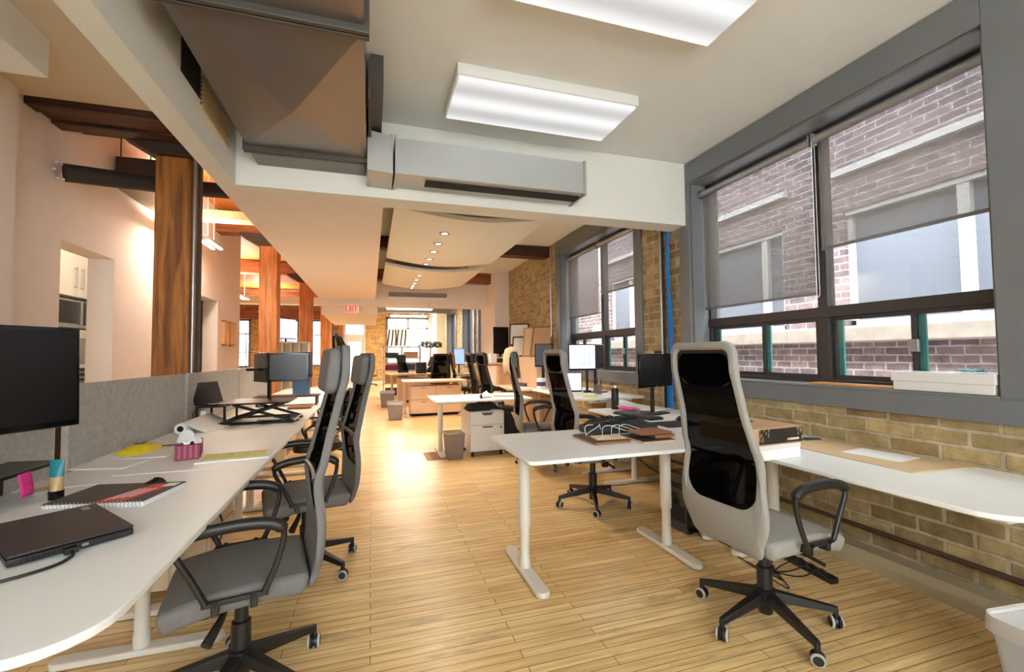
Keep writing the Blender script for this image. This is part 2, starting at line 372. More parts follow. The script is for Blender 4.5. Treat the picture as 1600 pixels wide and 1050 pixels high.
# ceilings
struct('ceiling', bx(-1.12, 3.15, -2.6, 3.97, ZC, ZC+.1), 'ceiling', smooth=False)
struct('ceiling_middle', bx(.1, 3.15, 4.1, 11.1, ZC+.01, ZC+.11), 'white_paint', smooth=False)
struct('ceiling_far', bx(-1.12, 3.15, 11.4, 23, 3.62, 3.72), 'white_paint', smooth=False)
struct('ceiling_left', bx(-2.5, -1.12, -2.6, 4.2, ZC, ZC+.1), plain('tan_ceiling_paint', (206, 192, 168), .8), smooth=False)
struct('ceiling_boards', bx(-7.2, -1.12, 4.2, 23, 3.9, 3.98), 'ceilwood', smooth=False)
struct('ceiling_roof', B().box(-7.3, 3.5, -2.7, 23.35, 4.0, 4.1), 'white_paint', smooth=False)
# boxed beam / soffit
struct('trim_boxed_beam', bx(-1.12, -.99, -2.6, 3.85, 2.69, ZC-.001), 'white_paint', smooth=False)
struct('trim_soffit', bx(-1.12, .1, 3.97, 10.95, 2.69, 3.9), 'peach', smooth=False)
struct('trim_header', bx(-1.12, 3.15, 3.85, 3.97, 2.69, ZC-.001), 'white_paint', smooth=False)
struct('trim_header_return', bx(.1, 3.15, 3.97, 4.1, 2.69, 3.9), 'white_paint', smooth=False)
struct('trim_far_bulkhead', bx(-1.12, 2.86, 10.95, 11.4, 2.55, 3.9), 'peach', smooth=False)
struct('trim_far_soffit', bx(-1.12, .15, 11.4, 15.5, 2.38, 3.6), 'peach', smooth=False)
struct('wall_pier', bx(2.8, 3.15, 10.2, 11.6, 0, 3.9), 'peach', smooth=False)
struct('trim_raised_corner', B().box(-2.44, -1.9, -2.6, 3.42, 3.1, ZC-.001), 'ceiling', smooth=False)
struct('trim_far_pier', bx(2.78, 3.15, 20.0, 23, 0, 3.62), 'white_paint', smooth=False)
struct('baseboard_far', bx(-1.0, .72, 22.95, 23, 0, .12), 'white_paint', smooth=False)
struct('baseboard_left', bx(-2.5, -2.48, 4.1, 4.72, 0, .12), 'white_paint', smooth=False)

# vent in far bulkhead
t = thing('air_vent', 'long flat grille with white rim set in the peach bulkhead over the middle bay', 'vent', (1.09, 10.95, 2.83))
b = B(); b.box(-.72, .72, -.012, 0, -.085, -.055).box(-.72, .72, -.012, 0, .055, .085).box(-.72, -.69, -.012, 0, -.055, .055).box(.69, .72, -.012, 0, -.055, .055)
obj('frame', b, 'white_paint', t); b = B()
for k in range(4): b.box(-.69, .69, -.006, -.001, -.05+k*.027, -.035+k*.027)
obj('grille', b, 'bolster', t)

# windows ------------------------------------------------------------
def casing(n, y0, y1, xf=3.12, w=.15, zt=3.33):
    b = B()
    b.box(xf, 3.15, y1, y1+w, ZB-.11, zt); b.box(xf, 3.15, y0-w*2.2 if n == 1 else y0-w, y0, ZB-.11, zt)
    b.box(xf-.0, 3.15, y0, y1, ZT, zt); b.box(xf-.02, 3.15, y0-w, y1+w, ZB-.13, ZB)
    # reveals lining the opening
    b.box(3.15, 3.48, y1-.02, y1, ZB, ZT); b.box(3.15, 3.48, y0, y0+.02, ZB, ZT)
    b.box(3.10, 3.48, y0, y1, ZB-.0, ZB+.015); b.box(3.15, 3.48, y0, y1, ZT-.02, ZT)
    return b
def roller(name, label, y0, y1, zbot, parent_x=3.26, zr=3.0, group='roller shades on the big windows'):
    t = thing(name, label, 'window shade', (parent_x, (y0+y1)/2, zr), group=group); h = (y1-y0)/2
    obj('roller_tube', B().tube([(0, -h, 0), (0, h, 0)], .032, 14), 'alu', t)
    obj('shade_fabric', bx(.028, .0305, -h+.01, h-.01, zbot-zr, 0), 'shade', t, smooth=False)
    obj('hem_bar', bx(.022, .036, -h+.01, h-.01, zbot-zr-.012, zbot-zr+.01), 'grey_paint', t)
    b = B(); b.box(-.02, .03, -h-.012, -h, -.04, .05); b.box(-.02, .03, h, h+.012, -.04, .05); obj('bracket', b, 'alu', t)
    obj('pull_chain', B().tube([(-.02, h+.006, 0), (-.02, h+.006, zbot-zr-.35), (-.005, h+.006, zbot-zr-.37), (.01, h+.006, zbot-zr-.35), (.01, h+.006, 0)], .0025, 5), 'white_metal', t)
    return t
def window(n, y0, y1, mid, sl, slr, X=3.36):
    cs = struct('window_%d' % n, casing(n, y0, y1), 'grey_paint', bev=.004)
    zm = 1.68
    b = B()
    b.box(X-.03, X+.05, y0, y0+.05, ZB, ZT); b.box(X-.03, X+.05, y1-.05, y1, ZB, ZT); b.box(X-.03, X+.05, y0, y1, ZB, ZB+.045); b.box(X-.03, X+.05, y0, y1, ZT-.05, ZT)
    b.box(X-.035, X+.05, mid-.04, mid+.04, ZB, ZT); b.box(X-.04, X+.05, y0, y1, zm-.05, zm+.03)
    f = obj('window_frame', b, 'sash', cs, bev=.003); f['kind'] = 'structure'
    for (a, c, s) in ((y0+.05, mid-.04, slr), (mid+.04, y1-.05, sl)):
        for (p, q, dx) in ((a, s+.02, .0), (s-.02, c, .02)):
            b = B(); x0, x1 = X-.02+dx, X+.0+dx
            b.box(x0, x1, p, p+.035, ZB+.045, zm-.05); b.box(x0, x1, q-.035, q, ZB+.045, zm-.05)
            b.box(x0, x1, p+.035, q-.035, ZB+.045, ZB+.08); b.box(x0, x1, p+.035, q-.035, zm-.08, zm-.05)
            sh = obj('window_sash', b, 'sash', cs, bev=.002); sh['kind'] = 'structure'
            g = obj('pane', bx(x0+.008, x0+.012, p+.035, q-.035, ZB+.08, zm-.08), 'glass', sh, smooth=False); g['kind'] = 'structure'
            obj('glass_edge', bx(x0+.013, x0+.03, q-.075, q-.035, ZB+.08, zm-.08), 'teal', sh)['kind'] = 'structure'
        g = obj('window_pane', bx(X+.0, X+.005, a, c, zm+.03, ZT-.05), 'glass', cs, smooth=False); g['kind'] = 'structure'
    obj('latch', bx(X-.045, X-.02, slr-.03, slr+.03, 1.36, 1.44), 'alu', cs, bev=.004)['kind'] = 'structure'
    return cs
window(1, 1.47, 3.81, 2.565, 3.13, 1.97)
roller('roller_shade', 'grey translucent roller shade drawn halfway on the large near window, right half', 1.49, 2.535, 2.15)
roller('roller_shade', 'grey translucent roller shade drawn lower on the large near window, left half', 2.575, 3.79, 1.815)
window(2, 4.83, 7.15, 6.0, 6.68, 5.45)
roller('roller_shade', 'grey roller shade on the farther right-hand window, its shorter near half', 4.86, 5.97, 2.26)
roller('roller_shade', 'grey roller shade on the farther right-hand window, its longer far half', 6.03, 7.12, 1.98)
for n, (a, c) in enumerate(wins[2:]):
    cs = struct('window_%d' % (n+3), casing(n+3, a, c), 'grey_paint')
    b = B(); b.box(3.33, 3.4, a, c, ZB, ZB+.06).box(3.33, 3.4, a, c, ZT-.06, ZT).box(3.33, 3.4, a, a+.06, ZB, ZT).box(3.33, 3.4, c-.06, c, ZB, ZT).box(3.33, 3.4, (a+c)/2-.03, (a+c)/2+.03, ZB, ZT)
    obj('window_frame', b, 'sash', cs)['kind'] = 'structure'
    obj('window_pane', bx(3.36, 3.365, a, c, ZB, ZT), 'glass', cs, smooth=False)['kind'] = 'structure'
def end_window(n, a, c, zb, zt, bars):
    b = B(); f = .09
    b.box(a, a+f, 22.93, 23.1, zb, zt).box(c-f, c, 22.93, 23.1, zb, zt).box(a, c, 22.93, 23.1, zt-f, zt).box(a, c, 22.9, 23.1, zb, zb+f)
    cs = struct('window_%d' % n, b, 'grey_paint')
    b = B()
    for (x0, x1, z0, z1) in bars: b.box(x0, x1, 23.05, 23.12, z0, z1)
    obj('window_frame', b, 'white_metal', cs)['kind'] = 'structure'
    obj('window_pane', bx(a+f, c-f, 23.08, 23.085, zb+f, zt-f), 'glass', cs, smooth=False)['kind'] = 'structure'
end_window(6, -6.4, -5.2, .9, 3.1, [(-6.3, -5.3, 2.4, 2.46)])
end_window(7, -4.75, -3.2, .9, 3.1, [(-4, -3.94, 1, 3), (-4.65, -3.3, 2.35, 2.41)])
end_window(11, -2.95, -1.75, .9, 3.1, [(-2.9, -1.8, 2.35, 2.41)])
end_window(8, .72, 3.05, .95, 3.28, [(1.72, 1.85, 1.04, 3.19), (.85, 2.95, 2.7, 2.76), (1.85, 2.95, 2.05, 2.1), (2.7, 2.78, 1.04, 3.19)])
# glass door at the far end
d = struct('door_1', B().box(-1.25, -1.15, 22.93, 23.05, 0, 3.3).box(-.35, -.25, 22.93, 23.05, 0, 3.3).box(-1.25, -.25, 22.93, 23.05, 3.2, 3.3).box(-1.15, -.35, 22.93, 23.05, 2.3, 2.42), 'white_metal')
b = B(); b.box(-1.15, -1.02, 22.97, 23.03, .02, 2.3).box(-.48, -.35, 22.97, 23.03, .02, 2.3).box(-1.02, -.48, 22.97, 23.03, 2.05, 2.3).box(-1.02, -.48, 22.97, 23.03, .02, .35)
obj('door_frame', b, 'white_metal', d)['kind'] = 'structure'
b = B(); b.box(-.98, -.95, 22.95, 22.97, .4, 2.02).box(-.56, -.53, 22.95, 22.97, .4, 2.02).box(-.98, -.53, 22.95, 22.97, 1.99, 2.02); obj('door_glazing_bead', b, 'sash', d)['kind'] = 'structure'
obj('door_pane', bx(-1.02, -.48, 22.99, 22.995, .35, 2.05), 'glass', d, smooth=False)['kind'] = 'structure'
obj('door_transom_pane', bx(-1.15, -.35, 22.99, 22.995, 2.42, 3.2), 'glass', d, smooth=False)['kind'] = 'structure'

# brown frame boards round the door / left lounge
# exterior: the brick building across the alley
def exterior():
    b = B()
    X0 = 5.6
    ops = [(-3, -.8, 1.68, 3.1, .5), (1.6, 4.0, 1.68, 3.1, .52), (4.87, 6.6, 1.68, 3.1, .2), (8, 9.7, 1.68, 3.1, .5), (12, 14, 1.68, 3.1, .5)]
    y = -8; HT = 5.2
    for (a, c, z0, z1, mu) in ops:
        b.box(X0, 6.1, y, a, -1, HT); b.box(X0, 6.1, a, c, -1, z0); b.box(X0, 6.1, a, c, z1, HT); y = c
    b.box(X0, 6.1, y, 26, -1, HT)
    t = thing('neighbouring_building', 'pale brick building with stone ledge seen through the right-hand windows', 'building', (0, 0, 0))
    obj('brick_wall', b, 'extbrick', t, smooth=False)
    b = B(); b.box(X0-.16, X0, -8, 26, 1.47, 1.66); obj('ledge', b, 'stone', t, bev=.02)
    b = B()
    for (a, c, z0, z1, mu) in ops: b.box(X0-.08, X0, a-.1, c+.1, 3.54, 3.62)
    obj('lintel', b, 'extlight', t)
    for (a, c, z0, z1, mu) in ops:
        b = B(); f = .06
        b.box(X0+.05, X0+.14, a, a+f, z0, z1).box(X0+.05, X0+.14, c-f, c, z0, z1).box(X0+.05, X0+.14, a, c, z0, z0+f).box(X0+.02, X0+.14, a, c, z1-f, z1)
        m = a+(c-a)*mu; b.box(X0+.03, X0+.14, m-.05, m+.05, z0, z1)
        w = obj('window', b, 'extlight', t)
        obj('pane', bx(X0+.1, X0+.11, a+f, c-f, z0+f, z1-f), 'extpane', w, smooth=False)
M['extpane'] = plain('outdoor_window_glass', (108, 116, 130), .35)
exterior()
t = thing('street_facade', 'pale facade with grey windows across the street beyond the far windows', 'building', (0, 0, 0))
b = B(); b.box(-14, 10, 31, 31.5, -1, 9); obj('facade_wall', b, 'extlight', t, smooth=False)
for k in range(7):
    obj('window', bx(-12+k*3, -10.6+k*3, 30.93, 31, 1.2, 3.4), 'extpane', t)
struct('ground', bx(-20, 20, 23.4, 60, -.3, -.1), plain('street_asphalt', (150, 150, 150), .9), smooth=False)
struct('ground.001', bx(3.5, 5.6, -8, 23.4, -.3, -.1), plain('alley_paving', (150, 148, 146), .9), smooth=False)

# baseboard heater and pipe along the right wall
t = thing('baseboard_heater', 'long beige baseboard heater on the floor under the near window', 'heater', (3.15, 1.9, 0))
obj('cover', B().prism([(-.02, .09), (-.15, .10), (-.19, .06), (-.19, .0), (-.16, 0), (-.02, .0)], -3.6, 1.25, 'XZ'), plain('beige_enamel', (176, 164, 136), .5), t)
tag(obj('wall_pipe', B().tube([(3.12, -1.5, .2), (3.12, 4.2, .2)], .016, 10), plain('rusty_pipe', (92, 70, 58), .5, .3)), 'thin brown pipe running low along the brick wall under the desks', 'pipe')
# conduits and blue cable bundle
tag(obj('conduit', B().tube([(3.13, 4.30, 0), (3.13, 4.30, 3.33)], .017, 10), 'alu'), 'pale steel conduit on the brick between the two windows, beside the blue cables', 'conduit')
tag(obj('conduit', B().tube([(3.13, 4.25, 0), (3.13, 4.25, 3.33)], .01, 8), 'bolster'), 'thin dark conduit between the steel conduit and blue cables', 'conduit')
t = thing('cable_bundle', 'bright blue data cables tied in a bundle on the brick between the windows', 'cables', (3.12, 4.14, 0))
b = B()
for k in range(7):
    ph = k*.9
    b.tube([(-.012+.018*math.sin(ph+z*2), .034*math.cos(ph*1.3+z*.9)+.012*math.sin(z*3.2), z) for z in [.3+i*.15 for i in range(21)]], .011, 6)
obj('cables', b, 'blue', t)
for z in (1.5, 2.05, 2.55): obj('cable_tie', B().tube([(-.03, -.055, z), (-.03, .055, z), (.02, .055, z), (.02, -.055, z)], .006, 5, closed=True), 'red', t)
tag(obj('conduit', B().tube([(3.13, 7.55, 1.0), (3.13, 7.55, 3.3)], .014, 8), 'alu'), 'thin steel conduit on the orange brick left of the farther window', 'conduit')

# transverse wooden beams of the middle bay
tag(obj('ceiling_beam', bx(.1, 3.14, 7.6, 7.85, 3.15, 3.345), 'timberd'), 'brown wooden beam across the middle bay above the first hanging panel', 'beam')
tag(obj('ceiling_beam', bx(.1, 2.95, 10.55, 10.8, 3.11, 3.345), 'timberx'), 'brown wooden beam across the middle bay close to the vented bulkhead', 'beam')

# hanging curved ceiling panels with downlights
def cloud(label, y0, y1, x0=.24, x1=2.05, lights=()):
    t = thing('ceiling_panel', label, 'ceiling panel', (0, y0, 3.0), group='curved ceiling panels')
    def prof(u): return -.1*math.sin(PI*u)
    b = B(); n = 24; top = []; bot = []
    pts = [(x0+(x1-x0)*k/n, prof(k/n)) for k in range(n+1)]
    out = [(x, z) for x, z in pts]+[(x, z+.05) for x, z in reversed(pts)]
    b.prism(out, 0, y1-y0, 'XZ')
    obj('panel', b, 'white_paint', t)
    b = B()
    for x in (x0+.2, x1-.25):
        for y in (.3, y1-y0-.3): b.tube([(x, y, 0), (x, y, .335)], .008, 6)
    obj('hanger_rod', b, 'alu', t)
    for i, y in enumerate(lights):
        u = (.89-x0)/(x1-x0); z = prof(u)-.002
        l = thing('recessed_downlight', 'round recessed downlight, number %s from the camera in the %s hanging panel' % (('one', 'two', 'three', 'four', 'five')[i], 'nearer' if y0 < 6 else 'farther'), 'light', (.89, y, 3.0+z), group='downlights in the hanging panels')
        obj('trim_ring', B().lathe([(.042, .01), (.042, -.004), (.066, -.006), (.07, .004)], 20, cap=False), 'alu', l)
        obj('bulb', B().lathe([(.001, -.001), (.038, 0), (.038, .008)], 16), 'lamp', l)
        d = bpy.data.lights.new('downlight_lamp', 'SPOT'); d.energy = 55*LK; d.color = (1, .8, .62); d.spot_size = 2.2; d.spot_blend = .7; d.shadow_soft_size = .04
        o = bpy.data.objects.new('downlight_lamp', d); COL.objects.link(o); o.parent = l; o.location = (0, 0, -.02)
cloud('white sagging ceiling panel hung behind the header, nearest of the two', 4.98, 7.7, lights=(5.61, 6.16, 6.65, 7.18, 7.6))
cloud('white sagging ceiling panel hung before the vented bulkhead, farther of the two', 8.25, 10.5, lights=(8.72, 9.25, 9.7, 10.1, 10.4))

# near ceiling lights
def troffer(label, x0, x1, y0, y1, power=0):
    t = thing('ceiling_light', label, 'ceiling light', ((x0+x1)/2, (y0+y1)/2, ZC), group='surface ceiling lights'); hx, hy = (x1-x0)/2, (y1-y0)/2
    b = B(); b.hexa([(-hx, -hy, -.08), (hx, -hy, -.08), (hx, hy, -.08), (-hx, hy, -.08)], [(-hx, -hy, 0), (hx, -hy, 0), (hx, hy, 0), (-hx, hy, 0)])
    obj('housing', b, 'white_metal', t, bev=.004)
    obj('diffuser', bx(-hx+.015, hx-.015, -hy+.015, hy-.015, -.098, -.081), 'lightpanel', t, bev=.006)
    if power:
        a = area_light('fixture_lamp', (0, 0, -.11), 2*hx, 2*hy, power, COOL); a.parent = t
    return t
troffer('glowing white rectangular ceiling light, whole fixture in view near the duct', .55, 1.95, 2.9, 3.48)
troffer('glowing white rectangular ceiling light cut off by the top edge', .55, 1.98, 1.6, 2.2)
troffer('glowing white rectangular ceiling light added out of view behind the camera', .55, 1.98, -.4, .2)  # extra fixture out of view, added to help light the near bay
# prismatic tubes banding on diffuser comes from its own texture
nt = M['lightpanel'].node_tree; p = nt.nodes['Principled BSDF']
v, g = axes_map(nt, 'Y', 'X'); sp = nt.nodes.new('ShaderNodeSeparateXYZ'); nt.links.new(v, sp.inputs[0])
ma = nt.nodes.new('ShaderNodeMath'); ma.operation = 'MULTIPLY'; ma.inputs[1].default_value = 22; nt.links.new(sp.outputs[0], ma.inputs[0])
mc = nt.nodes.new('ShaderNodeMath'); mc.operation = 'COSINE'; nt.links.new(ma.outputs[0], mc.inputs[0])
mr = nt.nodes.new('ShaderNodeMapRange'); mr.inputs[1].default_value = -1; mr.inputs[3].default_value = .30; mr.inputs[4].default_value = .56; p.inputs['Base Color'].default_value = hexc(150, 152, 154); nt.links.new(mc.outputs[0], mr.inputs[0])
nt.links.new(mr.outputs[0], p.inputs['Emission Strength'])

# big duct, flanges, branch duct
t = thing('air_duct', 'large rectangular metal duct with cross-creased underside hung at the ceiling', 'duct', (0, 0, 0))
b = B()
def creased(b, x0, x1, y0, y1, z, dz=.035):
    c = b.b.verts.new(((x0+x1)/2, (y0+y1)/2, z-dz)); q = [b.b.verts.new(p) for p in ((x0, y0, z), (x1, y0, z), (x1, y1, z), (x0, y1, z))]
    for i in range(4): b.b.faces.new((q[i], q[(i+1) % 4], c))
    q2 = [b.b.verts.new(p) for p in ((x0, y0, 3.3), (x1, y0, 3.3), (x1, y1, 3.3), (x0, y1, 3.3))]
    b.b.faces.new(q2)
    for i in range(4): b.b.faces.new((q[i], q[(i+1) % 4], q2[(i+1) % 4], q2[i]))
creased(b, -.86, -.035, 2.17, 3.6, 2.9, .075); creased(b, -.86, -.035, .6, 2.13, 2.9); creased(b, -.86, -.035, -1, .56, 2.9)
obj('duct_body', b, 'duct', t, smooth=False)
b = B(); b.box(-.84, -.05, 3.64, 3.85, 2.86, 3.28); obj('duct_end', b, 'duct', t, bev=.004)
for y in (.58, 2.15, 3.62):
    b = B(); b.box(-.885, -.01, y-.03, y-.006, 2.865, 3.3); b.box(-.885, -.01, y+.006, y+.03, 2.865, 3.3); b.box(-.87, -.03, y-.008, y+.008, 2.875, 3.3)
    obj('flange', b, 'flange', t, bev=.003)
b = B(); b.box(-.02, .0, 2.95, 3.75, 3.02, 3.28); b.box(0, .075, 2.98, 3.72, 3.1, 3.339); obj('collar', b, 'flange', t)
t = thing('branch_duct', 'light grey rectangular branch duct along the white header', 'duct', (0, 0, 0))
obj('duct_body', bx(.18, 1.80, 3.52, 3.84, 2.78, 3.06), 'ductlight', t, bev=.004)
obj('elbow', B().hexa([(-.03, 3.48, 2.77), (.15, 3.5, 2.77), (.15, 3.84, 2.77), (-.03, 3.84, 2.77)], [(-.03, 3.48, 3.08), (.15, 3.5, 3.06), (.15, 3.84, 3.06), (-.03, 3.84, 3.08)]), 'ductlight', t, bev=.004)
b = B(); b.box(.14, .16, 3.5, 3.85, 2.765, 3.075); b.box(.175, .19, 3.5, 3.85, 2.765, 3.075); b.box(1.79, 1.81, 3.505, 3.85, 2.765, 3.07); obj('seam', b, 'ductlight', t, bev=.002)
obj('slot_diffuser', bx(.42, 1.78, 3.6, 3.7, 2.762, 2.779), 'dark', t)
# openings and grille on the boxed beam behind the duct
t = thing('wall_grille', 'pale slatted return grille on the boxed beam behind the big duct', 'vent', (-.99, 3.37, 2.98))
b = B(); b.box(0, .012, -.28, .28, -.10, -.09)
for k in range(7): b.box(0, .01, -.27, .27, -.08+k*.026, -.068+k*.026)
obj('slats', b, 'corkboard', t)
obj('backing', bx(0, .003, -.27, .27, -.085, .1), 'dark', t)
tag(obj('cut_opening', bx(-.989, -.985, 2.8, 3.08, 2.93, 3.16), 'dark'), 'dark ragged opening cut in the boxed beam behind the duct', 'opening')

# left area: wooden posts, bolsters, beams --------------------------------
def post(label, x0, x1, y0, d, zt, mat='timbero', cap=True, group='square timber posts'):
    t = thing('timber_post', label, 'post', ((x0+x1)/2, y0+d/2, 0), group=group); hx = (x1-x0)/2
    obj('post', bx(-hx, hx, -d/2, d/2, 0, zt), mat, t, bev=.02, seg=3)
    if cap:
        b = B(); b.prism([(-hx-.02, zt), (hx+.02, zt), (hx+.3, zt+.17), (hx+.3, zt+.2), (-hx-.3, zt+.2), (-hx-.3, zt+.17)], -d/2-.02, d/2+.02, 'XZ')
        obj('bolster', b, 'bolster', t, bev=.006)
    return t
post('thick dark amber timber post with steel conduit on its corner, nearest to the camera', -1.85, -1.57, 4.72, .22, 3.2, 'timber')
post('orange timber post with a long pale crack behind the twin monitors', -1.84, -1.55, 8.6, .3, 3.3)
post('orange timber post just beyond the cracked post', -1.82, -1.5, 13.0, .3, 3.35)
post('orange timber post with rounded corners left of the exit sign', -1.82, -1.45, 18.2, .35, 3.2, cap=False)
post('narrow orange post at the left jamb of the glass door', -1.42, -1.27, 22.6, .25, 3.3, cap=False)
t = thing('conduit', 'shiny steel conduit running up the near timber post', 'conduit', (-1.545, 4.74, 0))
obj('pipe', B().tube([(0, 0, 0), (0, 0, 3.2)], .014, 10), 'alu', t)
obj('coupling', B().tube([(0, 0, 1.98), (0, 0, 2.03)], .019, 10), 'alu', t)
tag(obj('cable_chase', bx(-1.535, -1.512, 4.78, 4.84, 0, 3.18), 'bolster'), 'dark brown vertical chase on the far side of the near timber post', 'chase')
t = thing('laminated_beam', 'dark brown beam of several planks at the top of the left wall', 'beam', (0, 0, 0))
for k in range(5):
    y = 4.24+k*.15; obj('plank', bx(-2.5, -1.14, y, y+.142, 3.3+.02*(k % 2)+(.11 if k > 2 else 0), 3.62), 'timberd', t, bev=.008)
tag(obj('ceiling_beam', bx(-2.5, -1.14, 8.62, 8.92, 3.502, 3.8), 'timberx'), 'orange-brown cross beam resting on the cracked timber post', 'beam')
tag(obj('ceiling_beam', bx(-7.1, -1.14, 13.0, 13.3, 3.552, 3.88), 'timberx'), 'orange cross beam above the post beyond the cracked one', 'beam')
tag(obj('ceiling_beam', bx(-7.1, -1.14, 18.3, 18.6, 3.42, 3.8), 'timberx'), 'orange cross beam at the far left, above the rounded post', 'beam')
tag(obj('ceiling_beam', bx(-7.1, -1.45, 22.6, 22.9, 3.1, 3.5), 'timberx'), 'orange cross beam over the far left windows', 'beam')
tag(obj('white_duct', bx(-2.5, -1.14, 7.2, 7.45, 3.33, 3.45), 'cardboard'), 'slim pale tan duct crossing below the orange boards beyond the near timber post', 'duct')
tag(obj('white_duct', bx(-7.08, -1.14, 16.2, 16.6, 3.1, 3.35), 'white_paint'), 'white duct crossing the far left bay behind the cracked post', 'duct')
for nm, xs, zs in (('timber_post.001', -.0, 3.1), ('timber_post.002', .02, 3.0)):
    pts = [(xs+.012*math.sin(z*5)+.006*math.sin(z*17), -.153, z) for z in [1.0+k*.1 for k in range(int((zs-1)*10))]]
    obj('pale_crack', B().tube(pts, .009, 6), 'cardboard', bpy.data.objects[nm], label='pale lengthwise crack')
# black round duct and dark air unit
t = thing('round_duct', 'black round insulated duct running from the left wall behind the near post', 'duct', (0, 0, 0))
obj('duct_tube', B().tube([(-2.45, 4.64, 2.93), (-1.9, 5.06, 3.03), (-1.13, 5.5, 3.17)], .075, 20), 'blackduct', t)
b = B()
for k in range(6): b.tube([(-2.47, 4.62+.07*math.cos(k*1.1)-.01, 2.93+.07*math.sin(k*1.1)), (-2.455, 4.62+.078*math.cos(k*1.1)-.01, 2.93+.078*math.sin(k*1.1))], .008, 6)
obj('rivet', b, 'white_metal', t)
t = thing('air_unit', 'dark box-shaped air unit hung on rods behind the round black duct', 'air unit', (-2.2, 5.75, 3.16))
obj('casing', bx(-.29, .22, -.25, .5, 0, .28), 'bolster', t, bev=.006)
obj('bottom_tray', bx(-.28, .23, -.26, .51, -.05, 0), plain('brown_grey_sheet', (128, 108, 88), .5), t, bev=.004)
b = B()
for x in (-.27, .21):
    for y in (-.2, .45): b.tube([(x, y, .25), (x, y, .78)], .007, 6)
obj('hanger_rod', b, 'bolster', t)
# pendant strip lights; several in the left area are added for fill
def pendant(label, x, y0, y1, z, zc=3.9, power=60, col=WARM, along='Y'):
    L = (y1-y0)/2
    t = thing('pendant_light', label, 'pendant light', (x, (y0+y1)/2, z), 0 if along == 'Y' else PI/2, group='hanging strip lights')
    obj('housing', B().prism([(-.11, -.02), (-.05, .03), (.05, .03), (.11, -.02), (.1, -.03), (-.1, -.03)], -L, L, 'XZ'), 'alu', t)
    obj('tube_lamp', B().box(-.07, -.03, -L+.03, L-.03, -.04, -.031).box(.03, .07, -L+.03, L-.03, -.04, -.031), 'lampcool', t)
    b = B()
    for y in (-L+.2, L-.2): b.tube([(0, y, .03), (0, y, zc-z)], .003, 5)
    obj('suspension_wire', b, 'white_metal', t)
    a = area_light('fixture_lamp', (0, 0, -.05), .2, 2*L, power, col); a.parent = t
    a = area_light('fixture_uplamp', (0, 0, .06), .2, 2*L, power*.9, col, (PI, 0, 0)); a.parent = t
    return t
pendant('slim hanging strip light seen just right of the near timber post', -2.17, 6.95, 7.6, 3.0, power=24)
pendant('slim strip light added out of sight behind the near timber post', -2.25, 6.2, 6.75, 2.95, power=15)  # added fill lamp, kept out of sight by the post
pendant('slim strip light added to warm the walls left of the cracked timber post', -3.2, 12.2, 13.6, 2.95, power=70)  # added lamp, brightens the left walls with warm light
pendant('slim strip light added to warm the far left lounge', -3.6, 17.2, 18.6, 2.95, power=90)  # added lamp, brightens the lounge walls with warm light
pendant('hanging strip light across the far bay, left of the far pier', 1.3, 15.3, 16.9, 3.02, zc=3.62, power=70, col=(1, .9, .78), along='X')
pendant('hanging strip light across the far bay near the big end window', 1.6, 19.3, 20.9, 3.1, zc=3.62, power=80, col=(1, .9, .78), along='X')
tag(obj('grey_beam', bx(-1.1, 3.15, 18.6, 18.95, 3.12, 3.45), 'grey_paint'), 'dark grey steel beam crossing below the white ceiling of the far bay', 'beam')

# unseen lamp added to brighten the kitchen
t = thing('ceiling_light', 'small unseen ceiling light added to brighten the kitchen beyond the left opening', 'ceiling light', (-3.4, 6.0, 3.38))
obj('diffuser', B().lathe([(.14, -.03), (.15, 0)], 20), 'lampcool', t); a = area_light('fixture_lamp', (0, 0, -.05), .25, .25, 40, (1, .85, .7)); a.parent = t

# ================================================================== FURNITURE
def desk(label, x0, x1, y0, y1, z, along='X', top='desk', corners=(1, 1, 1, 1), insets=(.13, .13), r=.07, group='white office desks', legmat='deskleg', foot=None, double=False, thick=.022, footdy=0.):
    cx, cy = (x0+x1)/2, (y0+y1)/2
    t = thing('office_desk', label, 'desk', (cx, cy, 0), group=group)
    a, c, e, f = x0-cx, x1-cx, y0-cy, y1-cy
    obj('desktop', B().prism(rrect(a, c, e, f, r, 6, corners), z-thick, z), top, t, bev=.004, seg=2)
    b = B()
    if along == 'X':
        p1, p2 = a+insets[0], c-insets[1]
        for yy in (-.16, .16): b.box(p1-.03, p2+.03, yy-.02, yy+.02, z-thick-.045, z-thick-.001)
    else:
        p1, p2 = e+insets[0], f-insets[1]
        for xx in (-.16, .16): b.box(xx-.02, xx+.02, p1-.03, p2+.03, z-thick-.045, z-thick-.001)
    obj('under_frame', b, legmat, t, bev=.004)
    dep = (f-e if along == 'X' else c-a); fl = foot or min(.34, dep*.4)
    for p in (p1, p2):
        b = B()
        T = Matrix.Translation((p, footdy, 0)) if along == 'X' else Matrix.Translation((footdy, p, 0))
        b.lathe([(.034, .03), (.034, .09), (.03, .105), (.03, z*.36), (.0375, z*.36+.001), (.0375, z-thick-.03)], 20, T)
        l = obj('leg', b, legmat, t)
        b = B()
        if along == 'X': b.prism(rrect(p-.042, p+.042, footdy-fl, footdy+fl, .0415, 6), .004, .034)
        else: b.prism(rrect(footdy-fl, footdy+fl, p-.042, p+.042, .0415, 6), .004, .034)
        obj('foot', b, legmat, l, bev=.008, seg=3)
        b = B()
        if along == 'X': b.box(p-.03, p+.03, -fl*.8, fl*.8, z-thick-.04, z-thick-.0015)
        else: b.box(-fl*.8, fl*.8, p-.03, p+.03, z-thick-.04, z-thick-.0015)
        obj('bracket', b, legmat, l, bev=.008)
    return t
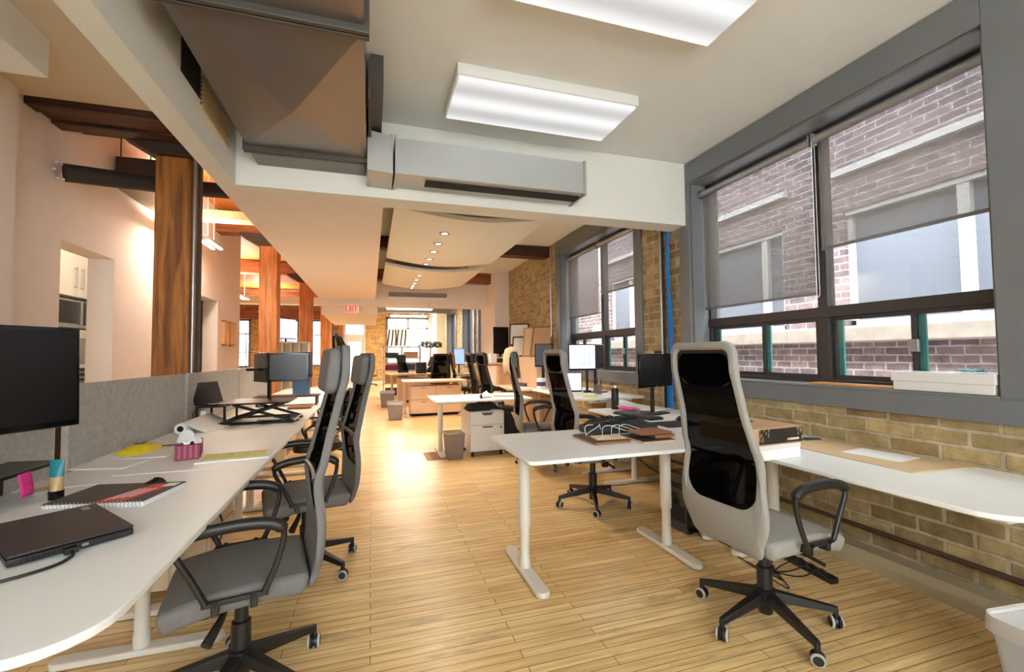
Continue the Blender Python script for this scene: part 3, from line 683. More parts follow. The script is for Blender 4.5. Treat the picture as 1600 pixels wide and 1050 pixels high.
# left row
desk('long white desk at the left front with laptop and notebook, nearest desk to the camera', -1.48, -.55, 1.14, 2.725, .79, 'Y', insets=(.2, .16), r=.16, corners=(1, 1, 0, 0))
desk('white desk second along the left row, holding the twin monitors', -1.48, -.55, 2.735, 4.36, .79, 'Y', corners=(0, .0, 0, 0), insets=(.2, .2), r=.03)
desk('white desk third along the left row, behind the twin monitors', -1.48, -.57, 4.37, 6.0, .785, 'Y', corners=(0, 0, 0, 0), insets=(.2, .2), r=.03)
desk('white desk fourth along the left row', -1.48, -.57, 6.01, 7.6, .785, 'Y', corners=(0, 0, 0, 0), insets=(.2, .2), r=.03)
desk('white desk last along the left row, toward the exit door', -1.48, -.57, 7.61, 9.3, .785, 'Y', corners=(0, 0, 1, 1), insets=(.2, .2), r=.05)
def felt(label, y0, y1, x=-1.52, z0=.72, z1=1.235, thick=.032):
    t = thing('felt_screen', label, 'desk divider', (x, (y0+y1)/2, z0), group='grey felt desk dividers'); h = (y1-y0)/2
    b = B(); b.prism(rrect(-h, h, 0, z1-z0, .055, 8, (0, 0, 1, 1)), -thick/2, thick/2, 'YZ')
    obj('panel', b, 'felt', t, bev=.008, seg=3)
    b = B()
    for y in (-h+.3, h-.3): b.box(thick/2, thick/2+.04, y-.03, y+.03, .0, .045)
    obj('clamp', b, 'deskleg', t, bev=.004)
    return t
felt('grey felt divider behind the near laptop, nearest the camera', 1.1, 2.84)
felt('grey felt divider with rounded corner behind the yellow packet and white roll', 2.94, 4.48)
felt('grey felt divider behind the twin monitors', 4.53, 6.1)
felt('grey felt divider farthest along the left row', 6.15, 7.75)

# right side desks
desk('white desk standing out into the room in the right foreground, with notebooks and cables', .81, 2.16, 2.29, 3.16, .79, 'X', insets=(.12, .18), r=.05)
desk('white desk along the brick wall under the near window, at the right edge', 2.25, 3.11, 1.03, 2.64, .74, 'Y', insets=(.12, .16), r=.16, foot=.36, corners=(1, 0, 0, 1))
desk('white desk along the brick wall holding the keyboard and black bottle', 2.25, 3.11, 2.67, 4.45, .765, 'Y', insets=(.1, .24), r=.05, foot=.36)
desk('raised white desk by the wall holding the lit document screens', 2.22, 3.1, 4.54, 6.2, .865, 'Y', insets=(.14, .2), r=.12, foot=.36)
desk('white desk with papers over the rolling pedestal in the middle bay', .80, 2.15, 5.86, 6.8, .765, 'X', insets=(.13, .42), r=.05)
desk('pale birch-toned desk behind the paper-covered desk, beside a waste bin', .68, 2.1, 10.1, 10.95, .8, 'X', top='deskwood', insets=(.06, .13), r=.04, legmat='birch')
desk('pale birch-toned desk farther back in front of the white bookcase', .5, 2.3, 13.3, 14.2, .83, 'X', top='deskwood', insets=(.1, .13), r=.04, legmat='birch')
desk('pale desk by the right wall, behind the towel-draped chair', 2.3, 3.1, 7.0, 8.4, .78, 'Y', top='deskwood', insets=(.13, .13), r=.05, legmat='birch')
desk('tall standing desk with clutter before the white pier', 1.95, 2.95, 8.75, 9.7, 1.2, 'X', top='deskwood', insets=(.12, .2), r=.04, legmat='birch')
desk('pale desk behind the tall standing desk at the right', 2.35, 3.0, 13.3, 14.1, .8, 'X', top='deskwood', insets=(.13, .13), r=.04, legmat='birch')

# ------------------------------------------------------------------ high-back chair
def high_chair(label, gm='fabric', frame='black', loc=(0, 0, 0), rz=0., pad=True, group='tall mesh-back office chairs', lever=True, H=1.42, spin=.31):
    """faces +Y in its own space; spins about its column"""
    t = thing('office_chair', label, 'chair', loc, rz, group)
    # five-legged base
    hub = obj('hub', B().lathe([(.03, .05), (.034, .055), (.036, .16), (.05, .165), (.05, .13), (.05, .17), (.036, .175), (.036, .28), (.026, .285), (.026, .4)], 20), frame, t)
    for k in range(5):
        a = 2*PI*k/5+spin; c, s = math.cos(a), math.sin(a)
        T = Matrix.Rotation(a, 4, 'Z'); b = B()
        def q(x, y, z): return (T @ Vector((x, y, z)))[:]
        b.hexa([q(.03, -.028, .115), q(.315, -.014, .078), q(.315, .014, .078), q(.03, .028, .115)], [q(.03, -.024, .165), q(.325, -.012, .105), q(.325, .012, .105), q(.03, .024, .165)])
        b.box(.312, .332, -.009, .009, .045, .105, T)
        l = obj('leg', b, frame, t, bev=.003)
        # twin-wheel caster under the leg tip
        ax = a+.9+k*.7; Tc = Matrix.Translation((c*.322, s*.322, .031)) @ Matrix.Rotation(ax, 4, 'Z') @ Matrix.Rotation(PI/2, 4, 'X')
        b = B(); b.lathe([(.012, -.026), (.024, -.026), (.029, -.018), (.0295, -.006), (.02, -.004), (.02, .004), (.0295, .006), (.029, .018), (.024, .026), (.012, .026)], 20, Tc)
        w = obj('caster', b, 'black', l)
        for sg in (-1, 1):
            b = B(); b.lathe([(.0215, sg*.0265), (.0265, sg*.0262), (.0300, sg*.0205), (.0298, sg*.0175)], 20, Tc, cap=False); obj('wheel_tread', b, 'ring', w)
    # tilt mechanism and levers
    b = B(); b.prism([(-.16, .40), (.1, .385), (.16, .425), (.16, .44), (-.24, .44), (-.25, .42)], -.085, .085, 'YZ')
    m = obj('tilt_mechanism', b, frame, t, bev=.01)
    b = B(); b.tube([(.08, .04, .405), (.2, .05, .40), (.27, .06, .385)], .009, 8); obj('lever', b, frame, m); b = B(); b.tube([(-.08, .04, .405), (-.19, .06, .39), (-.25, .1, .34)], [.01, .014, .02], 8); obj('lever', b, frame, m)
    obj('tension_knob', B().lathe([(.03, .33), (.035, .34), (.035, .385), (.02, .4)], 16, Matrix.Translation((0, .13, 0))), frame, m)
    # seat cushion
    def seat(u, v):
        x = -.26+.52*u; y = -.245+.5*v; ex = abs(2*u-1); r = .0
        z = .525-.028*(v-.45)**2*4*(1 if v > .45 else .3)-.012*ex**2
        return (x*(1-.06*(1-v)), y, z)
    b = B(); N = 14
    top = [[b.b.verts.new(seat(i/N, j/N)) for j in range(N+1)] for i in range(N+1)]
    bot = [[b.b.verts.new((Vector(seat(i/N, j/N)) - Vector((seat(i/N, j/N)[0]*.08, (j/N-.5)*.04, .085)))[:]) for j in range(N+1)] for i in range(N+1)]
    for i in range(N):
        for j in range(N):
            b.b.faces.new((top[i][j], top[i+1][j], top[i+1][j+1], top[i][j+1])); b.b.faces.new((bot[i][j], bot[i][j+1], bot[i+1][j+1], bot[i+1][j]))
    for i in range(N):
        for (p, r_) in ((0, 0), (N, 1)):
            b.b.faces.new((top[i][p], top[i+1][p], bot[i+1][p], bot[i][p])); b.b.faces.new((top[p][i], top[p][i+1], bot[p][i+1], bot[p][i]))
    obj('seat', b, gm, t, bev=.028, seg=4, ang=50)
    b = B(); b.prism(rrect(-.2, .2, -.24, .2, .06), .425, .448); obj('seat_pan', b, frame, t, bev=.004)
    # backrest shell: outline in (x, z), bent by a side profile
    def off(z):   # y of the back at height z (negative: behind the seat)
        u = (z-.42)/1.0
        return -.255-.045*math.sin(min(1, max(0, u/.42))*PI)*(1 if u < .42 else 0)-(0 if u < .2 else .17*((u-.2)/.8)**1.35)+(.035*max(0, u-.86)/.14 if u > .86 else 0)
    def bend(x, z, d=0): return (x, off(z)+d+.32*x*x*(1.25 if z < .9 else .8), z)
    def outline(ws, zt, zb, rt_, rb, n=10):
        """ws: list of (z, halfwidth) from bottom to top"""
        def hw(z):
            for (z0, w0), (z1, w1) in zip(ws, ws[1:]):
                if z <= z1:
                    u = (z-z0)/(z1-z0); u = u*u*(3-2*u); return w0+(w1-w0)*u
            return ws[-1][1]
        R = []
        for k in range(n+1):                       # bottom right corner
            a = -PI/2+k/n*PI/2; R.append((hw(zb+rb)-rb+rb*math.cos(a), zb+rb+rb*math.sin(a)))
        for k in range(1, 24): z = zb+rb+(zt-rt_-zb-rb)*k/24; R.append((hw(z), z))
        for k in range(n+1):
            a = k/n*PI/2; R.append((hw(zt)-rt_+rt_*math.cos(a), zt-rt_+rt_*math.sin(a)))
        return R+[(-x, z) for x, z in reversed(R)]
    outer = outline([(.42, .195), (.60, .255), (.85, .235), (1.1, .205), (H, .2)], H, .42, .05, .045)
    inner = outline([(.62, .19), (.72, .212), (.9, .2), (1.1, .172), (H-.035, .165)], H-.038, .64, .035, .1)
    def ring(o_, i_, u): return [(a[0]+(c[0]-a[0])*u, a[1]+(c[1]-a[1])*u) for a, c in zip(o_, i_)]
    b = B(); n = len(outer); prof = [(0, 0), (.08, .012), (.3, .017), (.75, .016), (1, .006)]
    front = [[b.b.verts.new(bend(x, z, d)) for x, z in ring(outer, inner, u)] for u, d in prof]
    back = [[b.b.verts.new(bend(x, z, -d-.001)) for x, z in ring(outer, inner, u)] for u, d in prof]
    for L in (front, back):
        for A, C in zip(L, L[1:]):
            for k in range(n): b.b.faces.new((A[k], A[(k+1) % n], C[(k+1) % n], C[k]))
    for k in range(n):
        b.b.faces.new((front[0][k], front[0][(k+1) % n], back[0][(k+1) % n], back[0][k])); b.b.faces.new((front[-1][k], front[-1][(k+1) % n], back[-1][(k+1) % n], back[-1][k]))
    fr = obj('backrest_frame', b, gm, t); 
    # net
    b = B(); c0 = (0, 1.0); rings = []
    for u in (0, .25, .5, .75, .95): rings.append([b.b.verts.new(bend(x*(1-u), z+(1.0-z)*u, .004)) for x, z in inner])
    for A, C in zip(rings, rings[1:]):
        for k in range(n): b.b.faces.new((A[k], A[(k+1) % n], C[(k+1) % n], C[k]))
    b.b.faces.new(rings[-1])
    obj('back_mesh', b, 'mesh', t)
    # lumbar bar and spine bracket
    b = B(); b.prism([(-.10, .42), (-.235, .46), (-.262, .47), (-.262, .43), (-.1, .395)], -.04, .04, 'YZ'); obj('back_bracket', b, frame, t, bev=.004)
    b = B(); b.tube([(x/10*.2, off(.86)+.02+.25*(x/10*.2)**2, .86) for x in range(-10, 11)], [.013]*21, 8); obj('lumbar_bar', b, frame, t)
    if pad:
        b = B()
        T = Matrix.Translation((0, off(H-.11)+.048, H-.115)) @ Matrix.Rotation(.12, 4, 'X')
        b.prism([(p_[0], p_[1]) for p_ in rrect(-.165, .165, -.1, .1, .045, 6)], -.026, .03, 'XZ', T)
        h = obj('headrest', b, gm, t, bev=.02, seg=4)
        b = B(); b.prism(rrect(-.155, .155, -.09, .09, .04, 6), -.034, -.024, 'XZ', T); obj('headrest_backing', b, frame, h)
    # armrests: closed loops
    for sg in (-1, 1):
        x = sg*.285; P = [(.10, .50), (.15, .61), (.20, .70), (.19, .735), (.13, .755), (0, .762), (-.10, .752), (-.145, .725), (-.145, .68), (-.12, .59), (-.08, .50)]
        pts = []
        for i in range(len(P)-1):
            (y0, z0), (y1, z1) = P[i], P[i+1]
            for k in range(3): pts.append((x, y0+(y1-y0)*k/3, z0+(z1-z0)*k/3))
        pts.append((x, P[-1][0], P[-1][1]))
        for _ in range(2): pts = [pts[0]]+[tuple((Vector(pts[i-1])+Vector(pts[i])*2+Vector(pts[i+1]))/4) for i in range(1, len(pts)-1)]+[pts[-1]]
        rs = [.0115+(.011 if p[2] > .72 else 0) for p in pts]
        b = B(); b.tube(pts, rs, 10)
        ar = obj('armrest', b, frame, t)
        b = B(); b.box(min(x, x-sg*.018), max(x, x-sg*.018), -.095, .115, .485, .505); b.box(min(sg*.2, x), max(sg*.2, x), -.06, -.035, .452, .492); b.box(min(sg*.2, x), max(sg*.2, x), .06, .085, .452, .492)
        obj('arm_bar', b, frame, ar, bev=.004)
        b = B()
        for y in (-.045, .075): b.lathe([(.001, x+sg*.004), (.012, x+sg*.004), (.012, x), (.001, x)], 12, Matrix(((0, 0, 1, 0), (1, 0, 0, y), (0, 1, 0, .497), (0, 0, 0, 1))))
        obj('bolt', b, 'blackm', ar)
    return t
FX = PI/2   # faces -X (chair faces +Y at 0; +90deg turns it to -X)
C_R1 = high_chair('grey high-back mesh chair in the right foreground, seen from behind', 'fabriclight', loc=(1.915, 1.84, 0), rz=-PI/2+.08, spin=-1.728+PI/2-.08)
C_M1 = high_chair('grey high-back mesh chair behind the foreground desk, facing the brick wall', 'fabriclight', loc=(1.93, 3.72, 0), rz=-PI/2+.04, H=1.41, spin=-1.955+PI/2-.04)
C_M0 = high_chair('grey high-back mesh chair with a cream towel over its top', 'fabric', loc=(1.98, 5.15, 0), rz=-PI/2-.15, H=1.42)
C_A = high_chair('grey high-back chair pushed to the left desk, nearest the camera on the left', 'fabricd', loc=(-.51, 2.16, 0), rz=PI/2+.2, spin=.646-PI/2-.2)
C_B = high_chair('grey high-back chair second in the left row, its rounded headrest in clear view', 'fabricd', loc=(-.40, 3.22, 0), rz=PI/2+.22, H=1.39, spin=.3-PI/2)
# black high-back chairs farther back
C_D1 = high_chair('all-black high-back chair seen from the side, farther of the pair in the middle bay', 'black', loc=(2.15, 8.35, 0), rz=-PI/2, H=1.41, group='black high-back chairs')
copy_tree(C_D1, (2.1, 7.25, 0), -PI/2+.12, 'all-black high-back chair seen from the side, right one of the pair in the middle bay')
copy_tree(C_D1, (1.62, 11.6, 0), .12, 'black high-back chair seen square from behind at the birch desk')
copy_tree(C_D1, (2.43, 12.05, 0), -PI/2-.3, 'black high-back chair hung with a tan coat beside the square-on chair')
copy_tree(C_D1, (1.2, 14.9, 0), -2.4, 'black high-back chair far back in front of the white bookcase')
# towel draped over C_M0, coat over far chair
t = C_M0
def drape(name, label, cat, chair, rz, w, zb_f, zb_b, mat, ztop=1.425, yc=-.385, dz=.012):
    b = B(); prof = [(yc+.10, zb_f), (yc+.085, ztop-.2), (yc+.075, ztop-.05), (yc+.05, ztop+.012), (yc+.01, ztop+.025), (yc-.03, ztop+.01), (yc-.05, ztop-.06), (yc-.05, ztop-.2), (yc-.03, zb_b)]
    n = 12
    def f(u, v):
        k = v*(len(prof)-1); i = min(int(k), len(prof)-2); q = k-i
        y = prof[i][0]+(prof[i+1][0]-prof[i][0])*q; z = prof[i][1]+(prof[i+1][1]-prof[i][1])*q
        x = (u-.5)*2*w; e = abs(2*u-1); z -= .05*max(0, e-.75)/.25
        return (x, y+.006*math.sin(u*17+v*5), z+.008*math.sin(u*9+v*3)*(1 if v in (0, 1) else .2))
    b.grid(f, n, 24)
    o = obj(name, b, mat, None, solid=.012, sub=1)
    tag(o, label, cat, loc=chair, rz=rz); return o
drape('towel', 'cream towel draped over the top of the grey chair in the middle bay', 'towel', (1.98, 5.15, 0), -PI/2-.15, .232, 1.08, 1.16, 'cream', ztop=1.43, yc=-.37)
drape('coat', 'tan coat hung over the back of a far black chair', 'coat', (2.43, 12.05, 0), -PI/2-.3, .24, 1.0, .62, 'leather', ztop=1.42, yc=-.37)

# black fabric strap on chair A's top
b = B(); b.tube([(-.13, -.37, 1.41), (-.10, -.36, 1.45), (-.02, -.36, 1.475), (.06, -.36, 1.465), (.13, -.37, 1.41)], .006, 6); b.tube([(-.10, -.39, 1.41), (-.05, -.375, 1.455), (.04, -.37, 1.46), (.10, -.39, 1.41)], .006, 6)
tag(obj('headset', b, 'black'), 'black headset band hooked over the top of the nearest left chair', 'headset', loc=(-.51, 2.16, 0), rz=PI/2+.2)

# ------------------------------------------------------------------ low task chair
def task_chair(label, loc, rz, group='low black task chairs'):
    t = thing('task_chair', label, 'chair', loc, rz, group)
    obj('column', B().lathe([(.03, .06), (.03, .2), (.022, .2), (.022, .43)], 16), 'black', t)
    for k in range(5):
        a = 2*PI*k/5+.2; T = Matrix.Rotation(a, 4, 'Z'); b = B(); b.hexa([(T @ Vector(p))[:] for p in ((.02, -.022, .09), (.31, -.012, .07), (.31, .012, .07), (.02, .022, .09))], [(T @ Vector(p))[:] for p in ((.02, -.022, .13), (.31, -.012, .09), (.31, .012, .09), (.02, .022, .13))])
        l = obj('leg', b, 'black', t, bev=.003)
        obj('caster', B().lathe([(.01, -.024), (.028, -.02), (.028, .02), (.01, .024)], 14, Matrix.Translation((math.cos(a)*.3, math.sin(a)*.3, .03)) @ Matrix.Rotation(a+.6, 4, 'Z') @ Matrix.Rotation(PI/2, 4, 'X')), 'black', l)
    obj('seat', B().prism(rrect(-.24, .24, -.22, .24, .1, 6), .43, .5), 'black', t, bev=.02, seg=3)
    ov = [(.215*math.cos(a)*(1 if math.sin(a) > 0 else .92), -.27-.05*(math.sin(a)+1)/2+.12*(.215*math.cos(a))**2*4, .80+.22*math.sin(a)) for a in [2*PI*k/28 for k in range(28)]]
    f = obj('backrest_frame', B().tube(ov, .017, 8, closed=True), 'black', t)
    b = B(); b.b.faces.new([b.b.verts.new(p) for p in ov]); obj('back_mesh', b, 'mesh', t)
    b = B(); b.tube([(0, -.1, .43), (0, -.26, .44), (0, -.3, .6)], .018, 8); b.tube([(-.17, -.29, .70), (0, -.31, .69), (.17, -.29, .70)], .03, 8); obj('back_support', b, 'black', t)
    for sg in (-1, 1):
        b = B(); b.tube([(sg*.24, .08, .47), (sg*.3, .12, .55), (sg*.3, .14, .66), (sg*.3, .08, .70), (sg*.3, -.1, .70), (sg*.29, -.2, .68), (sg*.2, -.28, .72)], .013, 8); obj('armrest', b, 'black', t)
    return t
tc = task_chair('low black task chair at the left row, third place from the camera', (-.52, 5.05, 0), PI/2+.2)
copy_tree(tc, (-.5, 6.75, 0), PI/2-.1, 'low black task chair at the left row, fourth place from the camera')
copy_tree(tc, (-.5, 8.4, 0), PI/2+.3, 'low black task chair at the left row, fifth place from the camera')
copy_tree(tc, (.0, 21.3, 0), -2.2, 'black task chair standing alone before the brick by the far door')
copy_tree(tc, (1.9, 14.9, 0), 2.8, 'black task chair behind the birch desk by the bookcase')

# ------------------------------------------------------------------ monitors
def monitor(label, loc, rz, w=.56, h=.33, zc=.35, mat='screen', tilt=0., stand=True, logo=False, group=None, frame='gloss', back='black'):
    """screen faces +Y locally; loc z = desk surface"""
    t = thing('monitor', label, 'monitor', loc, rz, group)
    T = Matrix.Translation((0, 0, zc)) @ Matrix.Rotation(tilt, 4, 'X')
    b = B(); b.box(-w/2, w/2, -.012, .012, -h/2, h/2, T); obj('bezel', b, frame, t, bev=.004)
    obj('display', B().box(-w/2+.012, w/2-.012, .0121, .014, -h/2+.022, h/2-.012, T), mat, t, smooth=False)
    b = B(); b.prism(rrect(-w*.34, w*.34, -h*.36, h*.3, .03), -.035, -.0121, 'XZ', T); obj('rear_housing', b, back, t, bev=.006)
    if stand:
        b = B(); b.box(-.025, .025, -.055, -.035, .012, zc+.02); b.box(-.03, .03, -.055, -.03, zc-.04, zc+.04); obj('stand_neck', b, 'black', t, bev=.004)
        b = B(); b.prism(rrect(-.12, .12, -.13, .09, .04), 0, .012); obj('stand_base', b, 'black', t, bev=.003)
    if logo:
        b = B(); b.box(-.01, .01, .0125, .0145, -h/2+.006, -h/2+.016, T); obj('logo', b, 'alu', t)
    return t
# near-left monitor on its riser
monitor('black wide monitor cut off by the left edge, above the laptop', (-1.2, 1.83, .79), -2.07, w=.62, h=.36, zc=.515, tilt=.03, stand=False, logo=True)
t = thing('monitor_riser', 'black metal monitor riser shelf at the left edge holding a marker', 'monitor stand', (-1.41, 2.30, .79))
obj('shelf', B().prism([(-.10, -.6), (.19, -.6), (.19, -.38), (.07, -.3), (.1, .22), (-.12, .25)], .12, .135), 'blackm', t, bev=.003)
for (x, y) in ((-.08, -.38), (.06, -.38), (-.1, .2)): obj('leg', bx(x-.01, x+.01, y-.01, y+.01, 0, .121), 'blackm', t)
obj('back_lip', bx(-.13, -.115, -.4, .24, .135, .165), 'blackm', t)
obj('monitor_post', B().box(.14, .175, -.47, -.43, .135, .56), 'blackm', t)
t = thing('marker_pen', 'dark blue marker pen with silver band lying on the riser shelf', 'pen', (-1.42, 2.25, .938), -1.45)
obj('barrel', B().tube([(-.09, 0, .01), (.04, 0, .01)], .011, 12), 'navy', t); obj('band', B().tube([(.03, 0, .01), (.06, 0, .01)], .0115, 12), 'alu', t); obj('cap', B().tube([(.06, 0, .01), (.1, 0, .01)], .012, 12), 'gloss', t)

# laptop
t = thing('laptop', 'closed black laptop on the left desk with its charging cable plugged in', 'laptop', (-.97, 1.86, .79), 2.243)
obj('base', bx(-.2, .2, -.14, .14, .006, .027), 'black', t, bev=.005)
obj('lid', bx(-.2, .2, -.14, .14, .0285, .038), plain('charcoal_laptop_lid', (50, 42, 44), .5), t, bev=.004)
b = B()
for k in range(8): b.box(-.2008, -.1992, .03+k*.011, .037+k*.011, .011, .023)
obj('vent', b, 'dark', t); obj('logo', bx(.13, .17, -.11, -.09, .038, .0386), 'alu', t)
obj('port', bx(-.201, -.199, -.03, -.015, .012, .02), 'alu', t)
b = B(); b.box(-.235, -.2015, -.0, .03, .010, .024); b.cable([(-.235, .015, .017), (-.26, .02, .010), (-.29, .07, .006), (-.29, .18, .006), (-.24, .34, .006), (-.22, .5, .006)], .0045, 8)
tag(obj('power_cable', b, 'black'), 'black power cable plugged into the side of the closed laptop', 'cable', loc=(-.97, 1.86, .79), rz=2.243)
# spiral notebook
t = thing('spiral_notebook', 'thick spiral notebook with black and red cover on the left desk', 'notebook', (-1.0, 2.30, .79), -.2)
obj('pages', bx(-.15, .15, -.105, .105, .0, .018), 'paper', t, bev=.002)
obj('cover', bx(-.152, .152, -.107, .107, .0185, .021), 'brownbook', t)
obj('red_panel', B().prism([(-.0, -.105), (.09, -.105), (.13, .08), (.06, .08)], .0212, .0218), 'red', t)
b = B()
for k in range(4): b.prism([(.02+k*.018, -.09+.01*k), (.026+k*.018, -.09+.01*k), (.05+k*.018, .03), (.044+k*.018, .03)], .022, .0224)
obj('white_print', b, 'paper', t)
obj('label_box', bx(.105, .145, .05, .09, .0219, .0223), 'paper', t)
b = B()
for k in range(26): b.tube([(-.145+k*.0116, -.107, .003), (-.145+k*.0116, -.113, .01), (-.145+k*.0116, -.107, .024)], .0012, 4)
obj('spiral_wire', b, 'alu', t)
t.scale = (1.2, 1.28, 1.1)
# mouse
def mouse(label, loc, rz):
    b = B()
    def f(u, v):
        a = u*2*PI; r = v; x = .031*r*math.cos(a); y = .056*r*math.sin(a); return (x, y, .036*(1-r**3)*(1+.15*math.sin(a))+.001)
    b.grid(f, 24, 6); bmesh.ops.remove_doubles(b.b, verts=b.b.verts, dist=1e-5)
    o = obj('computer_mouse', b, 'gloss'); return tag(o, label, 'mouse', loc=loc, rz=rz)
mouse('glossy black mouse beside the spiral notebook on the left desk', (-.93, 2.43, .791), -.9)
# hand cream tube
t = thing('cream_tube', 'teal and gold cream tube standing on its black cap by the riser', 'tube', (-1.24, 2.36, .79))
obj('cap', B().lathe([(.024, 0), (.025, .004), (.025, .036), (.022, .038)], 20), 'gloss', t)
b = B()
for k in range(7): pass
def tb(u, v):
    a = u*2*PI; z = .038+.125*v; rx = .022*(1-v)+.026*v; ry = .022*(1-v)+.003*v; return (rx*math.cos(a), ry*math.sin(a), z)
b.grid(lambda u, v: tb(u, .45+v*.55), 24, 8); obj('body', b, 'teal2', t)
b = B(); b.grid(lambda u, v: tb(u, v*.45), 24, 6); obj('gold_section', b, 'gold', t)
t = thing('tape_roll', 'roll of clear tape on the left desk beside the cream tube', 'tape', (-1.355, 2.48, .79))
obj('core', B().lathe([(.03, 0), (.03, .02), (.033, .02), (.033, 0), (.03, 0)], 24, cap=False), 'cardboard', t); obj('tape', B().lathe([(.033, .001), (.042, .001), (.042, .019), (.033, .019)], 24, cap=False), 'clearbin', t)
# pink notes, papers
tag(obj('sticky_note', B().grid(lambda u, v: (.0+.012*math.sin(v*2), -.035+.07*u, -.09*v), 4, 6), 'pink', solid=.0008), 'bright pink sticky note with writing hanging from the riser shelf', 'sticky note', loc=(-1.295, 2.27, .925))
sticky = bpy.data.objects['sticky_note']; b = B(); b.box(.0135, .0145, -.025, .02, -.035, -.0325).box(.0135, .0145, -.022, .026, -.045, -.043).box(.0135, .0145, -.02, .0, -.062, -.06); obj('writing', b, 'magenta', sticky)
tag(obj('pink_paper', bx(-.09, .09, -.07, .07, 0, .002), 'magenta'), 'magenta folded paper lying under the riser shelf', 'paper', loc=(-1.28, 2.2, .7902), rz=.3)
def sheet(label, loc, rz, w=.21, h=.297, mat='paper', n=1, name='paper_sheet', group=None):
    o = obj(name, bx(-w/2, w/2, -h/2, h/2, 0, .0012*n), mat); return tag(o, label, 'paper', group, loc, rz)
sheet('loose white sheets under the cream tube at the left edge', (-1.2, 2.17, .793), .5, n=3)
sheet('white document stack against the divider left of the yellow packet', (-1.36, 3.02, .7905), 1.35, n=5)
sheet('white sheet spread between the tape roll and the divider', (-1.36, 2.66, .7905), 1.7, n=2)
sheet('folded white map under the yellow wipes packet', (-1.33, 3.3, .7905), 1.5, .3, .4, n=4)
tag(obj('ruler', bx(-.1, .1, -.01, .01, 0, .004), 'black'), 'short dark ruler lying beside the yellow packet', 'ruler', loc=(-1.22, 3.52, .7955), rz=.15)
# yellow wipes packet
t = thing('wipes_packet', 'bright yellow wipes packet with blue emblem by the divider', 'packet', (-1.36, 3.36, .7956), 1.45)
b = B(); b.grid(lambda u, v: ((u-.5)*.24, (v-.5)*.15, .05*(math.sin(PI*u)**.5 if 0 < u < 1 else 0)*(math.sin(PI*v)**.4 if 0 < v < 1 else 0)+.002*math.sin(u*40)), 16, 12)
b.grid(lambda u, v: ((u-.5)*.24, (v-.5)*.15, 0.0), 1, 1); obj('pouch', b, 'yellow', t)
obj('emblem', B().lathe([(.001, .0545), (.03, .054), (.034, .052)], 20, Matrix.Diagonal((1.3, .8, 1, 1))), 'navy', t); obj('emblem_text', bx(-.025, .025, -.009, .009, .0546, .0553), 'paper', t)
# tissue box
t = thing('tissue_box', 'maroon patterned tissue box with white tissue pulled out on the left desk', 'tissue box', (-1.02, 3.12, .79), .25)
obj('carton', bx(-.06, .06, -.12, .12, 0, .085), 'maroon', t, bev=.003)
b = B()
for i in range(6):
    for j in range(4): b.box(.0601, .0606, -.1+i*.03, -.094+i*.03, .015+j*.017, .021+j*.017); b.box(-.045+j*.026, -.033+j*.026, -.1206, -.1201, .012+i*.012, .018+i*.012)
obj('printed_dots', b, plain('dusty_pink', (190, 110, 140), .6), t)
random.seed(3); b = B(); b.grid(lambda u, v: ((u-.5)*.09+.02*math.sin(v*7), (v-.5)*.17-.02, .085+.06*math.sin(PI*u)*math.sin(PI*v)+.015*math.sin(u*11+v*9)+.004), 14, 14); obj('tissue', b, 'paper', t, solid=.001)
# notes on papers
t = thing('note_pad', 'stack of white sheets with a row of pale yellow notes on top', 'papers', (-.74, 3.0, .79), .12)
obj('sheets', bx(-.19, .17, -.11, .12, 0, .008), 'paper', t, bev=.001)
for k in range(4): obj('yellow_note', bx(-.17+k*.08, -.095+k*.08, -.075, .105, .0085, .0095), 'notey', t)
# white paper roll
t = thing('paper_roll', 'white roll of paper with dark hollow core against the divider', 'paper roll', (-1.40, 4.0, .79), .0)
obj('roll', B().lathe([(.022, -.0), (.04, 0), (.042, .01), (.042, .62), (.02, .62)], 20, Matrix.Translation((.03, 0, .043)) @ Matrix.Rotation(-PI/2+.0, 4, 'X') @ Matrix.Rotation(0, 4, 'Y'), cap=False), 'paper', t)
obj('hollow', B().lathe([(.001, .004), (.0225, .004), (.0225, .02)], 16, Matrix.Translation((.03, 0, .043)) @ Matrix.Rotation(-PI/2, 4, 'X')), 'dark', t)
obj('loose_sheet', B().grid(lambda u, v: (.04+.25*u-.08*u*(1-v), .05+.6*v, .002+.085*(1-u)**2), 10, 6), 'paper', t, solid=.001)
# twin monitors with arm riser
def gr(): return 'twin monitors on the left row'
monitor('black monitor seen from in front on the left row, right one of the twin monitors', (-.76, 4.74, .79), PI+.02, w=.37, h=.27, zc=.48, stand=False)
monitor('black monitor turned toward the divider, left one of the twin monitors', (-1.0, 4.82, .79), PI-1.0, w=.30, h=.28, zc=.48, stand=False)
monitor('slim black monitor edge showing behind the twin monitors', (-.72, 4.88, .79), PI+.1, w=.32, h=.25, zc=.50, stand=False)
t = thing('standing_desk_converter', 'black scissor-leg desk riser under the twin monitors', 'desk riser', (-.93, 4.62, .79))
obj('base_frame', B().tube([(-.3, -.22, .01), (.28, -.22, .01), (.28, .25, .01), (-.3, .25, .01)], .012, 6, closed=True), 'blackm', t)
for sg in (-.2, .22):
    b = B(); b.tube([(-.28, sg, .015), (.2, sg, .17)], .013, 6); b.tube([(.26, sg, .015), (-.2, sg, .17)], .013, 6); obj('scissor_arm', b, 'blackm', t)
obj('tray', bx(-.3, .24, -.24, .26, .17, .185), 'blackm', t, bev=.004)
obj('monitor_post', B().tube([(0, .2, .185), (0, .2, .5)], .018, 8), 'blackm', t)
obj('monitor_bar', B().tube([(-.2, .22, .46), (.25, .22, .46)], .014, 8), 'blackm', t)
t = thing('laptop_stand', 'black table-shaped stand at the divider left of the riser', 'stand', (-1.36, 4.75, .79))
